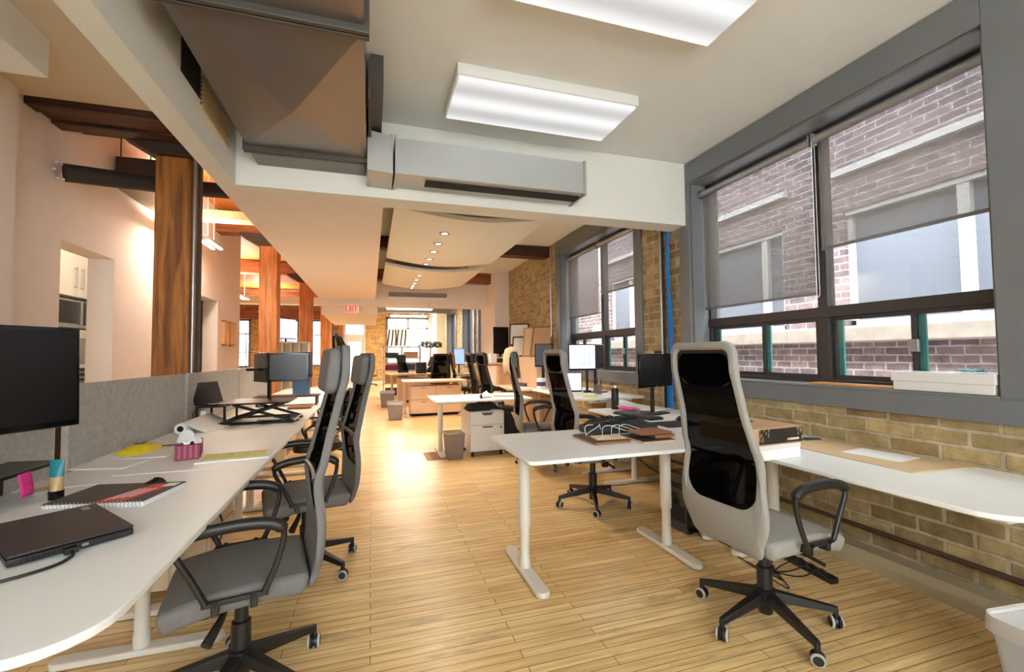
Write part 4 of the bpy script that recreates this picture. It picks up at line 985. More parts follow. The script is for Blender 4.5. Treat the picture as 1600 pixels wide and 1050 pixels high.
obj('top', bx(-.09, .14, -.2, .2, .14, .152), 'blackm', t)
for x in (-.08, .13):
    for y in (-.19, .19): obj('leg', bx(x-.009, x+.009, y-.009, y+.009, 0, .14), 'blackm', t)
t = thing('open_laptop', 'black laptop standing open on the stand beside the twin monitors', 'laptop', (-1.33, 4.75, .942), -.5)
obj('base', bx(-.1, .1, -.15, .15, 0, .015), 'black', t); obj('lid', B().box(-.006, .006, -.15, .15, 0, .2, Matrix.Translation((-.1, 0, .01)) @ Matrix.Rotation(-.35, 4, 'Y')), 'black', t)
b = B(); random.seed(5)
for k in range(7):
    x0, y0 = -.9+.3*random.random(), 4.35+.35*random.random(); pts = []
    for i in range(9):
        x0 += random.uniform(-.09, .07); y0 += random.uniform(-.06, .09); x0 = min(-.62, max(-1.42, x0)); y0 = min(5.1, max(4.3, y0)); pts.append((x0, y0, .797+.01*random.random()))
    b.cable(pts, .004, 6, 4)
tag(obj('cable_tangle', b, 'black'), 'tangle of black cables on the desk around the riser', 'cables')
t = thing('power_adapter', 'white plug adapter with black lead on the desk near the divider', 'adapter', (-1.38, 4.5, .79), .2)
obj('body', bx(-.03, .03, -.035, .035, 0, .045), 'white_metal', t, bev=.006); obj('plug', bx(-.02, .02, .035, .07, .07, .12), 'white_metal', t, bev=.005)
obj('lead', B().tube([(0, .05, .11), (-.04, .03, .14), (-.07, -.01, .1), (-.06, .02, .03), (0, .035, .05)], .004, 6), 'black', t)

# far end of left row: clutter
t = thing('monitor_riser', 'low black riser tray on the left row behind the twin monitors', 'monitor stand', (-.85, 6.0, .79))
obj('tray', bx(-.45, .25, -.14, .14, .1, .115), 'blackm', t)
for x in (-.42, .22): obj('leg', bx(x-.01, x+.01, -.1, .1, 0, .1), 'blackm', t)
sheet('open white booklet at the far end of the left row of desks', (-.76, 8.4, .787), .2, .4, .3, n=6)
tag(obj('tray_of_leather', bx(-.12, .12, -.1, .1, 0, .02), 'leather', bev=.004), 'brown leather folder on the left row beyond the riser', 'folder', loc=(-.76, 5.6, .79))
t = thing('water_jug', 'blue container with white lid on the left row by the headrest', 'container', (-.98, 7.3, .785))
obj('jug', B().lathe([(.11, 0), (.12, .02), (.12, .36), (.1, .38)], 20), 'bluebin', t); obj('lid', B().lathe([(.07, .38), (.08, .4), (.05, .46), (.02, .48)], 16), 'paper', t)

# ---------------------------------------------------------------- foreground right desk items
t = thing('notebook', 'dark notebook with kraft edges lying flat, lowest of the pile on the foreground desk', 'notebook', (1.47, 2.73, .79), .03)
obj('pages', bx(-.12, .14, -.16, .15, .001, .014), 'leather', t); obj('cover', bx(-.122, .142, -.162, .152, .0145, .018), 'brownbook', t)
t = thing('notebook', 'dark notebook under the tan wallets on the foreground desk', 'notebook', (1.78, 2.63, .79), .02)
obj('pages', bx(-.12, .12, -.13, .15, .001, .012), 'corkboard', t); obj('cover', bx(-.122, .122, -.132, .152, .0125, .016), 'brownbook', t)
t = thing('envelope', 'cream kraft envelope lying on the dark notebook', 'envelope', (1.50, 2.68, .8085), -.08); obj('body', bx(-.10, .11, -.07, .07, 0, .006), 'cardboard', t); obj('flap', bx(-.095, .105, -.06, .06, .0065, .0085), 'cream', t)
t = thing('leather_wallet', 'thick tan leather wallet on top of the pile at the right', 'wallet', (1.80, 2.66, .8065), .05)
obj('lower_half', bx(-.02, .14, -.11, .07, 0, .022), 'leather', t, bev=.003); obj('upper_flap', B().box(-.12, .12, -.11, .08, .028, .036, Matrix.Rotation(-.02, 4, 'Y')), 'leather', t, bev=.002)
t = thing('camera_bag_pile', 'flat pile of dark cases and straps on the foreground desk', 'cases', (1.74, 2.97, .79), -.05)
t.scale = (1.0, 1.0, 1.35)
random.seed(11)
obj('flat_case', bx(-.26, .3, -.09, .1, 0, .04), plain('dark_green_grey_fabric', (44, 48, 50), .8, bump=.5), t, bev=.015, seg=3)
b = B()
for k in range(8):
    x, y = random.uniform(-.2, .2), random.uniform(-.06, .06)
    b.lathe([(.005, .02), (.05, .03), (.055, .045), (.03, .065), (.005, .07)], 12, Matrix.Translation((x, y, .0)) @ Matrix.Diagonal((1.5, .8, 1, 1)))
obj('folded_straps', b, plain('dark_strap', (36, 38, 42), .7), t)
b = B()
for k in range(9):
    pts = []; a0 = random.uniform(0, 6)
    for i in range(14):
        a = a0+i*.45; pts.append((.0+.15*math.cos(a)*random.uniform(.8, 1.2), .01+.06*math.sin(a), .05+.03*random.random()))
    b.cable(pts, .004, 6, 4)
obj('black_cord', b, 'black', t)
b = B(); b.cable([(1.42+.1*math.cos(a*.5)+.1*a/8, 2.80+.02*math.sin(a*2), .845+.035*math.sin(a)) for a in [i*.35 for i in range(24)]], .0022, 6)
for s_ in (0, .07, .13): b.cable([(1.50+s_, 2.74, .815), (1.52+s_, 2.77, .86), (1.57+s_, 2.78, .872), (1.64+s_, 2.76, .85), (1.72+s_, 2.72, .82)], .0022, 6)
tag(obj('white_cable', b, 'paper'), 'white charging cable looped over the dark cases', 'cable')

# wall desk items (D2)
t = thing('white_box', 'flat white box under the brown printed carton', 'box', (2.28, 2.24, .74), .08)
obj('box_body', bx(-.19, .17, -.18, .2, 0, .085), 'paper', t, bev=.003); obj('lid_line', bx(-.192, .172, -.182, .202, .06, .0865), 'white_metal', t, bev=.002)
t = thing('cardboard_box', 'brown carton with black printed side and oval emblem, on top of the white box', 'box', (2.27, 2.24, .8275), .05)
obj('box_body', bx(-.21, .19, -.19, .22, 0, .10), 'cardboard', t, bev=.003)
obj('black_print', bx(-.16, .185, -.1915, -.19, .008, .094), plain('black_print', (36, 30, 30), .6), t)
b = B(); random.seed(2)
for k in range(26):
    x = -.2+.12*random.random()**1.5 if k < 18 else .12+.06*random.random(); z = random.uniform(.01, .08); b.box(x, x+.004, -.1925, -.1916, z, z+.02)
obj('gold_flecks', b, 'cardboard', t)
obj('side_text', B().box(.08, .155, -.1925, -.1916, .022, .034).lathe([(.001, .0), (.007, 0), (.007, .0008), (.001, .0008)], 12, Matrix.Translation((.068, -.1925, .028)) @ Matrix.Rotation(PI/2, 4, 'X')), 'cream', t)
obj('emblem', B().tube([(-.0+.055*math.cos(a), .05+.035*math.sin(a), .1005) for a in [k*PI/12 for k in range(24)]], .004, 6, closed=True).box(-.028, .028, .038, .06, .1, .1012), 'black', t)
t = thing('desk_pad', 'long tan desk pad on the white desk under the near window', 'desk pad', (2.87, 1.98, .74), .0); obj('pad', B().prism([(-.2, .45), (-.23, -.38), (.2, -.42), (.22, .4)], 0, .007), 'corkboard', t, bev=.002)
sheet('printed white sheets lying on the tan desk pad', (2.9, 1.92, .7478), .15, .22, .3, n=2)
tag(obj('phone', B().prism(rrect(-.04, .04, -.08, .08, .012), 0, .01), 'navy', bev=.003), 'dark smartphone behind the cartons near the brick wall', 'phone', loc=(2.98, 2.45, .74), rz=.9)
# D3 items
t = thing('keyboard', 'black keyboard on the wall desk behind the black bottle', 'keyboard', (2.42, 3.74, .765), PI/2+.12)
obj('keyboard_body', bx(-.27, .27, -.075, .075, 0, .022), 'black', t, bev=.005)
b = B()
for i in range(18):
    for j in range(5): b.box(-.255+i*.0285, -.23+i*.0285, -.065+j*.026, -.043+j*.026, .022, .027)
obj('keys', b, plain('charcoal_keys', (48, 48, 52), .5), t)
t = thing('desk_mat', 'dark flat mouse mat on the wall desk', 'mat', (2.45, 3.25, .765)); obj('mat', B().prism(rrect(-.16, .22, -.16, .12, .01), 0, .006), plain('charcoal_mat', (44, 46, 50), .8), t)
mouse('black mouse on the dark mat by the wall-desk keyboard', (2.6, 3.33, .772), .5)
t = thing('water_bottle', 'tall black bottle with steel collar on the wall desk', 'bottle', (2.53, 4.33, .765))
obj('bottle_body', B().lathe([(.037, 0), (.039, .004), (.039, .225), (.036, .23)], 24), 'black', t); obj('collar', B().lathe([(.036, .228), (.038, .23), (.038, .25), (.03, .252)], 24), plain('champagne_metal', (216, 200, 170), .3, .7), t)
monitor('large black monitor on the wall desk, seen left of the foreground chair', (2.72, 3.86, .765), PI/2+PI/2+.35, w=.54, h=.33, zc=.43, logo=True)
tag(obj('webcam', bx(-.04, .04, -.015, .02, 0, .025), 'black', bev=.004), 'small webcam on top of the wall-desk monitor', 'webcam', loc=(2.76, 3.86, 1.365), rz=.3)
b = B(); b.grid(lambda u, v: ((u-.5)*.36, (v-.5)*.5, .01+.05*(1-abs(2*u-1))*v+.03*v*v), 10, 10); tag(obj('open_magazine', b, 'paper', solid=.002), 'open white magazine bending up on the wall desk', 'magazine', loc=(2.78, 4.2, .768), rz=.5)
b = B(); b.grid(lambda u, v: ((u-.5)*.16, (v-.5)*.2, .02+.02*math.sin(u*4)), 6, 6); tag(obj('leaflet', b, 'pink', solid=.001), 'pink leaflet tucked under the open magazine', 'leaflet', loc=(2.6, 4.15, .767), rz=.3)
t = thing('pc_tower', 'glossy black computer tower standing on the floor under the wall desk', 'computer', (2.38, 2.98, 0), .06)
obj('case', bx(-.13, .3, -.12, .11, .015, .44), 'gloss', t, bev=.006); obj('feet', B().box(-.11, -.06, -.1, .09, 0, .016).box(.2, .26, -.1, .09, 0, .016), 'black', t)
b = B(); b.box(-.132, -.130, -.09, .08, .33, .37).box(-.132, -.130, -.09, .08, .08, .2); obj('front_grille', b, 'dark', t)

# D4 items: lit screens, pen cup, notes
t = monitor('lit monitor showing a grid document on the raised wall desk', (2.55, 5.15, .865), PI-.15, w=.36, h=.33, zc=.46, mat='screenlit', stand=False)
b = B()
for k in range(9): b.box(-.15, .05, .0142, .0146, .0+.46-.13+k*.03, .463-.13+k*.03)
for k in range(3): b.box(-.15+k*.06, -.148+k*.06, .0142, .0146, .34, .58)
obj('page_lines', b, plain('grey_text', (120, 120, 140), .6), t)
t = monitor('tablet-shaped lit screen standing low beneath the grid document', (2.36, 5.0, .865), PI-.3, w=.2, h=.24, zc=.16, mat='screenlit', stand=False)
t = monitor('grey-backed monitor turned edge-on beside the lit grid document', (2.83, 5.25, .865), -PI/2-1.0, w=.3, h=.33, zc=.46, frame='alu', back='alu')
t = thing('screen_mount', 'black screen mount behind the lit screens on the raised desk', 'monitor arm', (2.68, 5.28, .865))
obj('post', B().tube([(0, 0, 0), (0, 0, .48)], .018, 8), 'blackm', t); obj('arm', B().tube([(-.1, -.08, .46), (0, 0, .46), (.15, -.03, .44)], .014, 8), 'blackm', t); obj('clamp', bx(-.04, .04, -.04, .04, 0, .03), 'blackm', t)
t = thing('pen_cup', 'wire cup of pens on the raised wall desk', 'pen cup', (2.68, 4.98, .865)); obj('cup', B().lathe([(.04, 0), (.04, .002), (.045, .12), (.043, .12)], 16, cap=False), 'meshbin', t)
b = B(); [b.tube([(.01*math.cos(k), .01*math.sin(k), .01), (.04*math.cos(k*2), .04*math.sin(k*2), .19)], .004, 5) for k in range(7)]; obj('pens', b, 'navy', t)
tag(obj('sticky_notes', B().prism([(-.1, -.04), (.08, -.05), (.1, .03), (-.03, .06)], 0, .012), plain('lime_note', (206, 226, 60), .7)), 'lime green notes on the raised wall desk', 'sticky notes', loc=(2.42, 4.72, .865))
sheet('white booklet below the lime notes on the raised desk', (2.38, 4.85, .8655), .3, .2, .26, n=3)
t = thing('storage_jar', 'white jar with purple label on the raised wall desk', 'jar', (2.33, 6.02, .865)); obj('jar_body', B().lathe([(.06, 0), (.065, .01), (.065, .14), (.06, .16)], 20), 'paper', t); obj('label', B().lathe([(.0655, .05), (.0655, .11)], 20, cap=False), 'purple', t)
t = thing('drink_can', 'red printed can beside the white jar', 'can', (2.44, 5.9, .865)); obj('can_body', B().lathe([(.03, 0), (.033, .008), (.033, .11), (.028, .12)], 18), 'red', t)
sheet('brown book lying on the raised desk beside the jar', (2.45, 5.6, .8655), .1, .25, .2, 'brownbook', n=12, name='book')
t = monitor('small dark monitor near the orange brick, behind the mesh-back chair', (2.72, 6.9, .78), PI-.1, w=.30, h=.38, zc=.57, mat='screenblue')
nt = None
for ch in t.children:
    if ch.name.startswith('display'): ch.data.materials[0] = plain('grey_blue_screen', (92, 98, 108), .25)
# D5 items and around
sheet('white papers at the left end of the middle-bay desk', (1.1, 6.25, .7655), .4, .3, .21, n=2)
sheet('white papers overlapping beneath, middle-bay desk', (1.25, 6.4, .7655), -.3, .3, .21, n=1)
t = thing('paper_roll', 'short white roll with dark end on the middle-bay desk', 'paper roll', (1.85, 6.2, .765)); obj('roll', B().tube([(-.17, .04, .03), (.13, -.04, .03)], .028, 14), 'paper', t); obj('hollow', B().tube([(.131, -.041, .03), (.135, -.042, .03)], .018, 12), 'dark', t)
tag(obj('tape_dispenser', B().lathe([(.018, -.012), (.03, -.012), (.03, .012), (.018, .012)], 16, Matrix.Translation((0, 0, .03)) @ Matrix.Rotation(PI/2, 4, 'Y')), 'black'), 'small black roll on the middle-bay desk', 'tape', loc=(1.45, 6.05, .765))
tag(obj('crumpled_paper', B().grid(lambda u, v: ((u-.5)*.16, (v-.5)*.16, .07*math.sin(PI*u)*math.sin(PI*v)+.01*math.sin(u*15)*math.cos(v*13)+.012), 8, 8), 'paper', solid=.001), 'crumpled white paper beside the small black roll', 'paper', loc=(1.56, 6.2, .768))
# rolling pedestal
t = thing('drawer_pedestal', 'white rolling drawer pedestal under the middle-bay desk', 'drawer unit', (1.50, 6.16, 0), .04)
obj('cabinet_body', bx(-.24, .24, -.22, .32, .07, .60), 'white_metal', t, bev=.004)
for k, (z0, z1) in enumerate(((.43, .585), (.085, .42))):
    dr = obj('drawer', bx(-.235, .235, -.235, -.221, z0, z1), 'white_metal', t, bev=.004)
    if k == 0: obj('finger_slot', B().prism([(-.09, .586), (.09, .586), (.05, .55), (-.05, .55)], -.237, -.2351, 'XZ'), 'flange', dr)
    else: obj('handle', bx(-.07, .07, -.238, -.2352, z1-.035, z1-.015), 'flange', dr)
obj('lock', B().lathe([(.001, 0), (.012, 0), (.012, .004), (.001, .004)], 12, Matrix.Translation((.19, -.236, .385)) @ Matrix.Rotation(PI/2, 4, 'X')), 'bolster', t)
for x in (-.2, .2):
    for y in (-.18, .27): obj('caster', B().box(x-.012, x+.012, y-.025, y+.025, .055, .071).lathe([(.01, -.018), (.028, -.018), (.028, .018), (.01, .018)], 14, Matrix.Translation((x, y, .029)) @ Matrix.Rotation(PI/2, 4, 'Y')), 'black', t)
t = thing('bag', 'dark bag and books heaped on top of the rolling pedestal', 'bag', (1.5, 6.2, .602)); obj('bag_body', B().grid(lambda u, v: ((u-.5)*.46, (v-.5)*.36, .11*(math.sin(PI*u)*math.sin(PI*v))**.5+.01*math.sin(u*19)+.012), 14, 10).grid(lambda u, v: ((u-.5)*.46, (v-.5)*.36, .002), 1, 1), plain('dark_bag_fabric', (40, 36, 36), .8), t)
tag(obj('white_phone', B().box(-.03, .12, -.02, .05, 0, .012, Matrix.Rotation(.1, 4, 'Y')), 'paper'), 'white folded card on the drawer pedestal', 'card', loc=(1.62, 5.98, .604), rz=.5)

# bins
def bin_(label, loc, rz, w=.13, d=.1, h=.34, mat='meshbin', bag=True, rim=None, group='waste bins', top=1.25):
    t = thing('waste_bin', label, 'waste bin', loc, rz, group); b = B()
    def q(s, z): return [b.b.verts.new((x*s, y*s, z)) for x, y in rrect(-w, w, -d, d, .03, 4)]
    A, C = q(1, .004), q(top, h); n = len(A)
    for k in range(n): b.b.faces.new((A[k], A[(k+1) % n], C[(k+1) % n], C[k]))
    b.b.faces.new(A[::-1]); obj('bin_body', b, mat, t, solid=.003)
    obj('rim', B().tube([(x*top, y*top, h) for x, y in rrect(-w, w, -d, d, .03, 4)], .006, 6, closed=True), rim or 'alu', t)
    if bag:
        b = B(); random.seed(9)
        def q2(s, z, j=0): return [b.b.verts.new((x*s*(1+random.uniform(-j, j)), y*s*(1+random.uniform(-j, j)), z+random.uniform(-j, j)*.3)) for x, y in rrect(-w, w, -d, d, .03, 4)]
        R = [q2(.93, .03), q2(.98, h*.4, .04), q2(1.08, h*.75, .04), q2(top+.04, h+.012, .01), q2(top+.07, h-.05, .03)]
        for A, C in zip(R, R[1:]):
            for k in range(n): b.b.faces.new((A[k], A[(k+1) % n], C[(k+1) % n], C[k]))
        obj('liner', b, 'bag', t)
    return t
bin_('grey mesh waste bin beside the foot of the middle-bay desk', (1.06, 5.98, 0), .03, .1, .12, .34, bag=False)
bin_('mesh waste bin with plastic liner by the birch desk leg', (.50, 9.95, 0), .0, .13, .13, .38)
bin_('waste bin with liner at the left end of the far birch desk', (.42, 12.5, 0), .0, .15, .13, .42)
bin_('translucent white waste bin cut off by the bottom right corner', (2.50, .98, 0), -.1, .18, .13, .335, 'clearbin', True, 'white_metal')
tag(obj('floor_mat', bx(-.16, .16, -.26, .24, .001, .004), plain('brown_mat', (150, 118, 84), .8)), 'small brown mat under the foot of the middle-bay desk', 'mat', loc=(.86, 6.2, 0))

# birch cabinet behind desk D6
def cabinet(label, x0, x1, y0, y1, z1, cols, rows, mat='birch', z0=.06):
    t = thing('filing_cabinet', label, 'cabinet', ((x0+x1)/2, (y0+y1)/2, 0)); hx, hy = (x1-x0)/2, (y1-y0)/2
    obj('cabinet_body', bx(-hx, hx, -hy, hy, z0, z1), mat, t, bev=.003); obj('plinth', bx(-hx+.02, hx-.02, -hy+.03, hy-.02, 0, z0), 'dark', t)
    for i in range(cols):
        for j in range(rows):
            a, c = -hx+2*hx*i/cols+.008, -hx+2*hx*(i+1)/cols-.008; e, f = z0+(z1-z0)*j/rows+.006, z0+(z1-z0)*(j+1)/rows-.006
            dr = obj('drawer', bx(a, c, -hy-.018, -hy, e, f), mat, t, bev=.002); obj('handle', bx((a+c)/2-.06, (a+c)/2+.06, -hy-.024, -hy-.018, f-.05, f-.035), 'leather', dr)
    return t
cabinet('pale wood drawer cabinet under the birch desk in the middle of the room', .85, 2.0, 10.3, 10.8, .68, 2, 2)
cabinet('pale cabinet below the farther birch desk', .75, 2.0, 13.5, 14.0, .72, 2, 1)
cabinet('low wood cabinet at the brick wall holding the leaning frames', 2.72, 3.12, 7.25, 9.9, 1.32, 4, 2)

# white bookcase at the far end
t = thing('bookcase', 'white open bookcase with papers in front of the far window', 'bookcase', (1.1, 15.6, 0))
b = B(); 
for x in (-.72, -.12, .48): b.box(x, x+.04, -.18, .18, 0, 1.68)
for z in (.0, .42, .84, 1.26, 1.64): b.box(-.72, .52, -.18, .18, z, z+.04)
obj('shelves', b, 'white_metal', t, bev=.003)
random.seed(21); i = 0
names = [('purple', 'purple'), ('black', 'black'), ('cardboard', 'tan'), ('paper', 'white'), ('maroon', 'dark red')]
for z, zn in ((.04, 'bottom'), (.46, 'second'), (.88, 'third'), (1.3, 'top')):
    for x, side in ((-.62, 'left'), (-.02, 'right')):
        mt, cn = names[i % 5]; i += 1
        o = obj('storage_box', bx(-.02, .36+.1*random.random(), -.14, .12, 0, .16+.14*random.random()), mt, bev=.004); tag(o, '%s box on the %s shelf of the white bookcase, %s side' % (cn, zn, side), 'box', 'boxes in the white bookcase', (1.1+x, 15.6, z+.0005))
# zebra-stripe picture before window
t = thing('zebra_picture', 'square picture of black and white zebra stripes before the far window', 'picture', (1.24, 22.8, 2.25))
obj('hanging_wire', B().tube([(-.4, 0, .41), (-.4, .02, 1.37)], .003, 5).tube([(.4, 0, .41), (.4, .02, 1.37)], .003, 5), 'blackm', t)
obj('canvas', bx(-.47, .47, -.02, .02, -.41, .41), 'paper', t); 
for k in range(6):
    x0 = -.42+k*.155; pts = [(x0+.05*math.sin(z*3+k*.8)*(1 if k < 3 else -1), -.024, z) for z in [-.4+i*.1 for i in range(9)]]
    b = B(); L = [b.b.verts.new((p[0]-.03, p[1], p[2])) for p in pts]; R = [b.b.verts.new((p[0]+.035, p[1], p[2])) for p in pts]
    for a in range(8): b.b.faces.new((L[a], R[a], R[a+1], L[a+1]))
    obj('stripe', b, plain('dark_stripe', (44, 30, 28), .7) if k == 0 else bpy.data.materials['dark_stripe'], t, solid=.004)
# dark helmet/lamp cluster near window
t = thing('potted_plant', 'dark round plant on a stand in front of the far window', 'plant', (2.05, 16.3, 0))
b = B(); random.seed(4)
for k in range(60):
    a, e, r = random.uniform(0, 6.28), random.uniform(-.6, 1.4), random.uniform(.08, .36); x, y, z = r*math.cos(a)*1.1, r*math.sin(a)*.8, 1.72+.12*math.sin(e)
    b.lathe([(.005, -.03), (.05, 0), (.005, .03)], 6, Matrix.Translation((x, y, z)) @ Matrix.Rotation(random.uniform(0, 3), 4, 'X'))
obj('foliage', b, plain('dark_leaf', (52, 58, 44), .6), t); obj('stem', B().tube([(0, 0, 1.15), (0, 0, 1.7)], .02, 8), 'timber', t); obj('pot', B().lathe([(.12, .86), (.16, 1.15), (.14, 1.15)], 18), 'paper', t)
obj('stand', B().lathe([(.15, 0), (.15, .86)], 16), 'birch', t)
t = thing('desk_lamp', 'dark shaded lamp on the far birch desk', 'lamp', (1.9, 13.7, .83)); obj('shade', B().lathe([(.18, .5), (.28, .22), (.27, .22)], 20, cap=False), 'brownbook', t); obj('stem', B().lathe([(.12, 0), (.03, .03), (.02, .5)], 14), 'black', t)
t = thing('drape_box', 'black storage case standing on the far birch desk', 'case', (1.45, 13.75, .83)); obj('case_body', bx(-.15, .15, -.1, .12, 0, .33), 'black', t, bev=.02)
sheet('heaped papers on the far birch desk', (.95, 13.6, .831), .2, .5, .35, n=20)
sheet('heaped papers on the nearer birch desk', (1.4, 10.5, .801), -.1, .4, .3, n=4)

# leaning frames on low cabinet
def frame(label, loc, rz, w, h, lean, fm='black', pic='paper'):
    t = thing('picture_frame', label, 'frame', loc, rz, 'frames leaning at the orange brick'); T = Matrix.Rotation(lean, 4, 'X')
    b = B(); b.box(-w/2, w/2, 0, .025, 0, .025, T).box(-w/2, w/2, 0, .025, h-.025, h, T).box(-w/2, -w/2+.025, 0, .025, .025, h-.025, T).box(w/2-.025, w/2, 0, .025, .025, h-.025, T); obj('frame', b, fm, t)
    obj('picture', B().box(-w/2+.025, w/2-.025, .008, .018, .025, h-.025, T), pic, t); return t
frame('tall black-framed white print, highest of the frames leaning at the orange brick', (2.93, 8.85, 1.56), PI/2*1.6+PI, .42, .46, -.15)
frame('small black-framed print leaning in front of the taller frames', (2.86, 8.5, 1.325), PI/2*1.6+PI, .40, .42, -.25)
frame('tan-framed certificate leaning between the black frames', (2.93, 8.0, 1.325), PI/2*1.6+PI, .42, .58, -.25, 'artwood', 'cream')
frame('stack of narrow framed prints leaning far to the right', (2.88, 7.5, 1.325), PI/2*1.6+PI, .38, .62, -.45, 'leather', 'cardboard')
tag(obj('cardboard_box', bx(-.1, .1, -.25, .25, 0, .22), 'cardboard', bev=.004), 'tan carton under the tallest leaning frame', 'box', loc=(2.97, 8.95, 1.325))
monitor('black screen hung beside the white pier behind the towel chair', (2.75, 9.55, 1.32), PI+.1, w=.36, h=.6, zc=.36, stand=True)
# tall desk clutter
random.seed(31)
for k, (mt, nm) in enumerate((('black', 'black speaker'), ('brownbook', 'brown box'), ('paper', 'white stack of cards'), ('black', 'black camera case'), ('leather', 'tan pouch'))):
    o = obj('desk_item', bx(-.07, .07, -.08, .08, 0, .09+.05*(k % 3)), mt, bev=.012); tag(o, '%s on the tall standing desk' % nm, nm.split()[-1], 'items on the tall standing desk', (2.08+k*.18, 9.1+.1*(k % 2), 1.2))
monitor('back of a black wide monitor on the tall standing desk', (2.1, 9.45, 1.2), .1, w=.36, h=.14, zc=.12, stand=False)
monitor('pale blue lit screen between the two black chairs', (2.6, 13.7, .8), PI, w=.34, h=.5, zc=.52, mat='screenblue')
# pier switch
tag(obj('light_switch', bx(-.03, .03, -.008, 0, -.05, .05), 'white_metal', bev=.003), 'white light switch on the peach pier', 'switch', loc=(2.95, 10.2, 1.55))

# exit sign
t = thing('exit_sign', 'glowing EXIT sign with red letters hung from the far soffit', 'exit sign', (-.38, 11.2, 2.40))
t.location = (-.42, 10.9, 2.36)
obj('housing', bx(-.16, .16, -.03, .03, 0, .2), 'white_metal', t, bev=.004); obj('face', bx(-.15, .15, -.034, -.0305, .012, .188), 'exit', t)
b = B()
def stroke(b, x0, z0, x1, z1, w=.016):
    d = Vector((x1-x0, 0, z1-z0)); L = d.length; a = math.atan2(d.z, d.x); b.box(0, L, -.002, .0, -w/2, w/2, Matrix.Translation((x0, -.0345, z0)) @ Matrix.Rotation(-a, 4, 'Y'))
E0 = -.13
for (x0, z0, x1, z1) in ((0, .03, 0, .17), (0, .162, .05, .162), (0, .1, .045, .1), (0, .038, .05, .038), (.075, .03, .125, .17), (.125, .03, .075, .17), (.155, .03, .155, .17), (.18, .162, .25, .162), (.215, .03, .215, .17)): stroke(b, E0+x0, z0, E0+x1, z1)
obj('letters', b, 'exitred', t)
obj('stem', bx(-.02, .02, -.02, .02, .2, .335), 'white_metal', t)

# kitchen things through the left opening
t = thing('kitchen_cupboard', 'white double-door wall cupboard above the microwave', 'cupboard', (-3.35, 6.5, 0))
obj('cabinet_body', bx(-.45, -.02, -.75, .85, 2.11, 2.85), 'white_paint', t)
for y0, y1, hy in ((-.74, .14, .08), (.15, .84, .21)):
    dd = obj('door', bx(-.02, .0, y0, y1, 2.11, 2.85), 'white_paint', t, bev=.003)
    b = B(); b.tube([(.03, hy, 2.2), (.03, hy, 2.46)], .008, 8); b.tube([(0, hy, 2.22), (.03, hy, 2.22)], .006, 6); b.tube([(0, hy, 2.44), (.03, hy, 2.44)], .006, 6); obj('handle', b, 'alu', dd)
t = thing('microwave', 'silver and black microwave under the white cupboard', 'microwave', (-3.35, 6.5, 1.72))
obj('housing', bx(-.4, -.03, -.35, .58, .02, .36), 'alu', t, bev=.008); obj('door_glass', bx(-.03, -.022, -.3, .22, .07, .33), 'gloss', t); obj('control_panel', bx(-.03, -.02, .3, .52, .06, .34), 'black', t)
obj('door_handle', bx(-.03, .0, .23, .27, .06, .34), 'alu', t); obj('side_gap', bx(-.4, -.05, .59, .8, 0, .36), 'dark', t)
t = thing('kitchen_shelf', 'white shelf unit with tap and trays beneath the microwave', 'kitchen unit', (-3.35, 6.5, 0))
obj('shelf_board', bx(-.45, 0, -.75, .85, 1.62, 1.72), 'white_paint', t); obj('splashback', bx(-.45, -.42, -.75, .85, 1.3, 1.62), 'peach', t); obj('worktop', bx(-.45, .02, -.75, .85, 1.26, 1.30), 'white_paint', t)
obj('lower_cabinet', bx(-.45, -.02, -.75, .85, 0, 1.26), 'black', t)
tag(obj('kitchen_tap', B().tube([(-3.6, 6.95, 1.3), (-3.6, 6.95, 1.42), (-3.5, 6.85, 1.45), (-3.45, 6.7, 1.43)], .012, 8), 'alu'), 'steel kitchen tap over the worktop', 'tap')
for k in range(3): tag(obj('baking_tray', bx(-.3, .0, -.3, .3, 0, .02), 'alu'), 'metal tray in the rack under the kitchen worktop, tray %s from the top' % ('one', 'two', 'three')[k], 'tray', 'kitchen trays', (-3.3, 6.6, 1.2-k*.06))
# corridor doorway dark panel + pictures
tag(obj('corridor_door', bx(-2.76, -2.73, 8.05, 8.35, 0, 2.2), 'brownbook'), 'dark door edge in the doorway behind the near timber post', 'door')
for y, nm in ((9.15, 'left'), (9.55, 'right')):
    t = thing('wall_picture', 'small pale wood box frame on the left wall, %s of the two' % nm, 'picture', (-2.5, y, 1.80), group='wood frames on the left wall')
    b = B(); b.box(0, .05, -.13, -.11, -.22, .22).box(0, .05, .11, .13, -.22, .22).box(0, .05, -.13, .13, .2, .22).box(0, .05, -.13, .13, -.22, -.2); obj('frame', b, 'artwood', t); obj('picture', bx(.005, .02, -.11, .11, -.2, .2), 'cream', t)
# lounge rail, tv, radiator-like shelf
t = thing('stair_railing', 'black metal railing by the far left window', 'railing', (-2.95, 13.0, 0)); 
b = B(); b.tube([(-.4, 0, 0), (-.4, 0, 2.0), (.5, 0, 2.0), (.5, 0, 0)], .015, 6)
for x in (-.1, .2): b.tube([(x, 0, .9), (x, 0, 2.0)], .01, 6)
b.tube([(-.4, 0, .95), (.5, 0, .95)], .012, 6); b.tube([(-.4, 0, 1.5), (.5, 0, 1.5)], .01, 6); obj('rails', b, 'blackm', t)
t = thing('white_shelf_unit', 'white slotted shelf unit between the orange posts', 'shelf', (-1.9, 12.1, 0))
b = B()
for x in (-.34, -.15, .04, .23, .42): b.box(x, x+.025, -.15, .15, 0, 1.72)
b.box(-.34, .445, -.15, .15, 1.7, 1.73).box(-.34, .445, -.15, .15, 0, .04).box(-.34, .445, -.15, .15, .85, .88); obj('shelves', b, 'white_metal', t); obj('backing', bx(-.34, .44, .13, .15, 0, 1.7), 'peach', t)
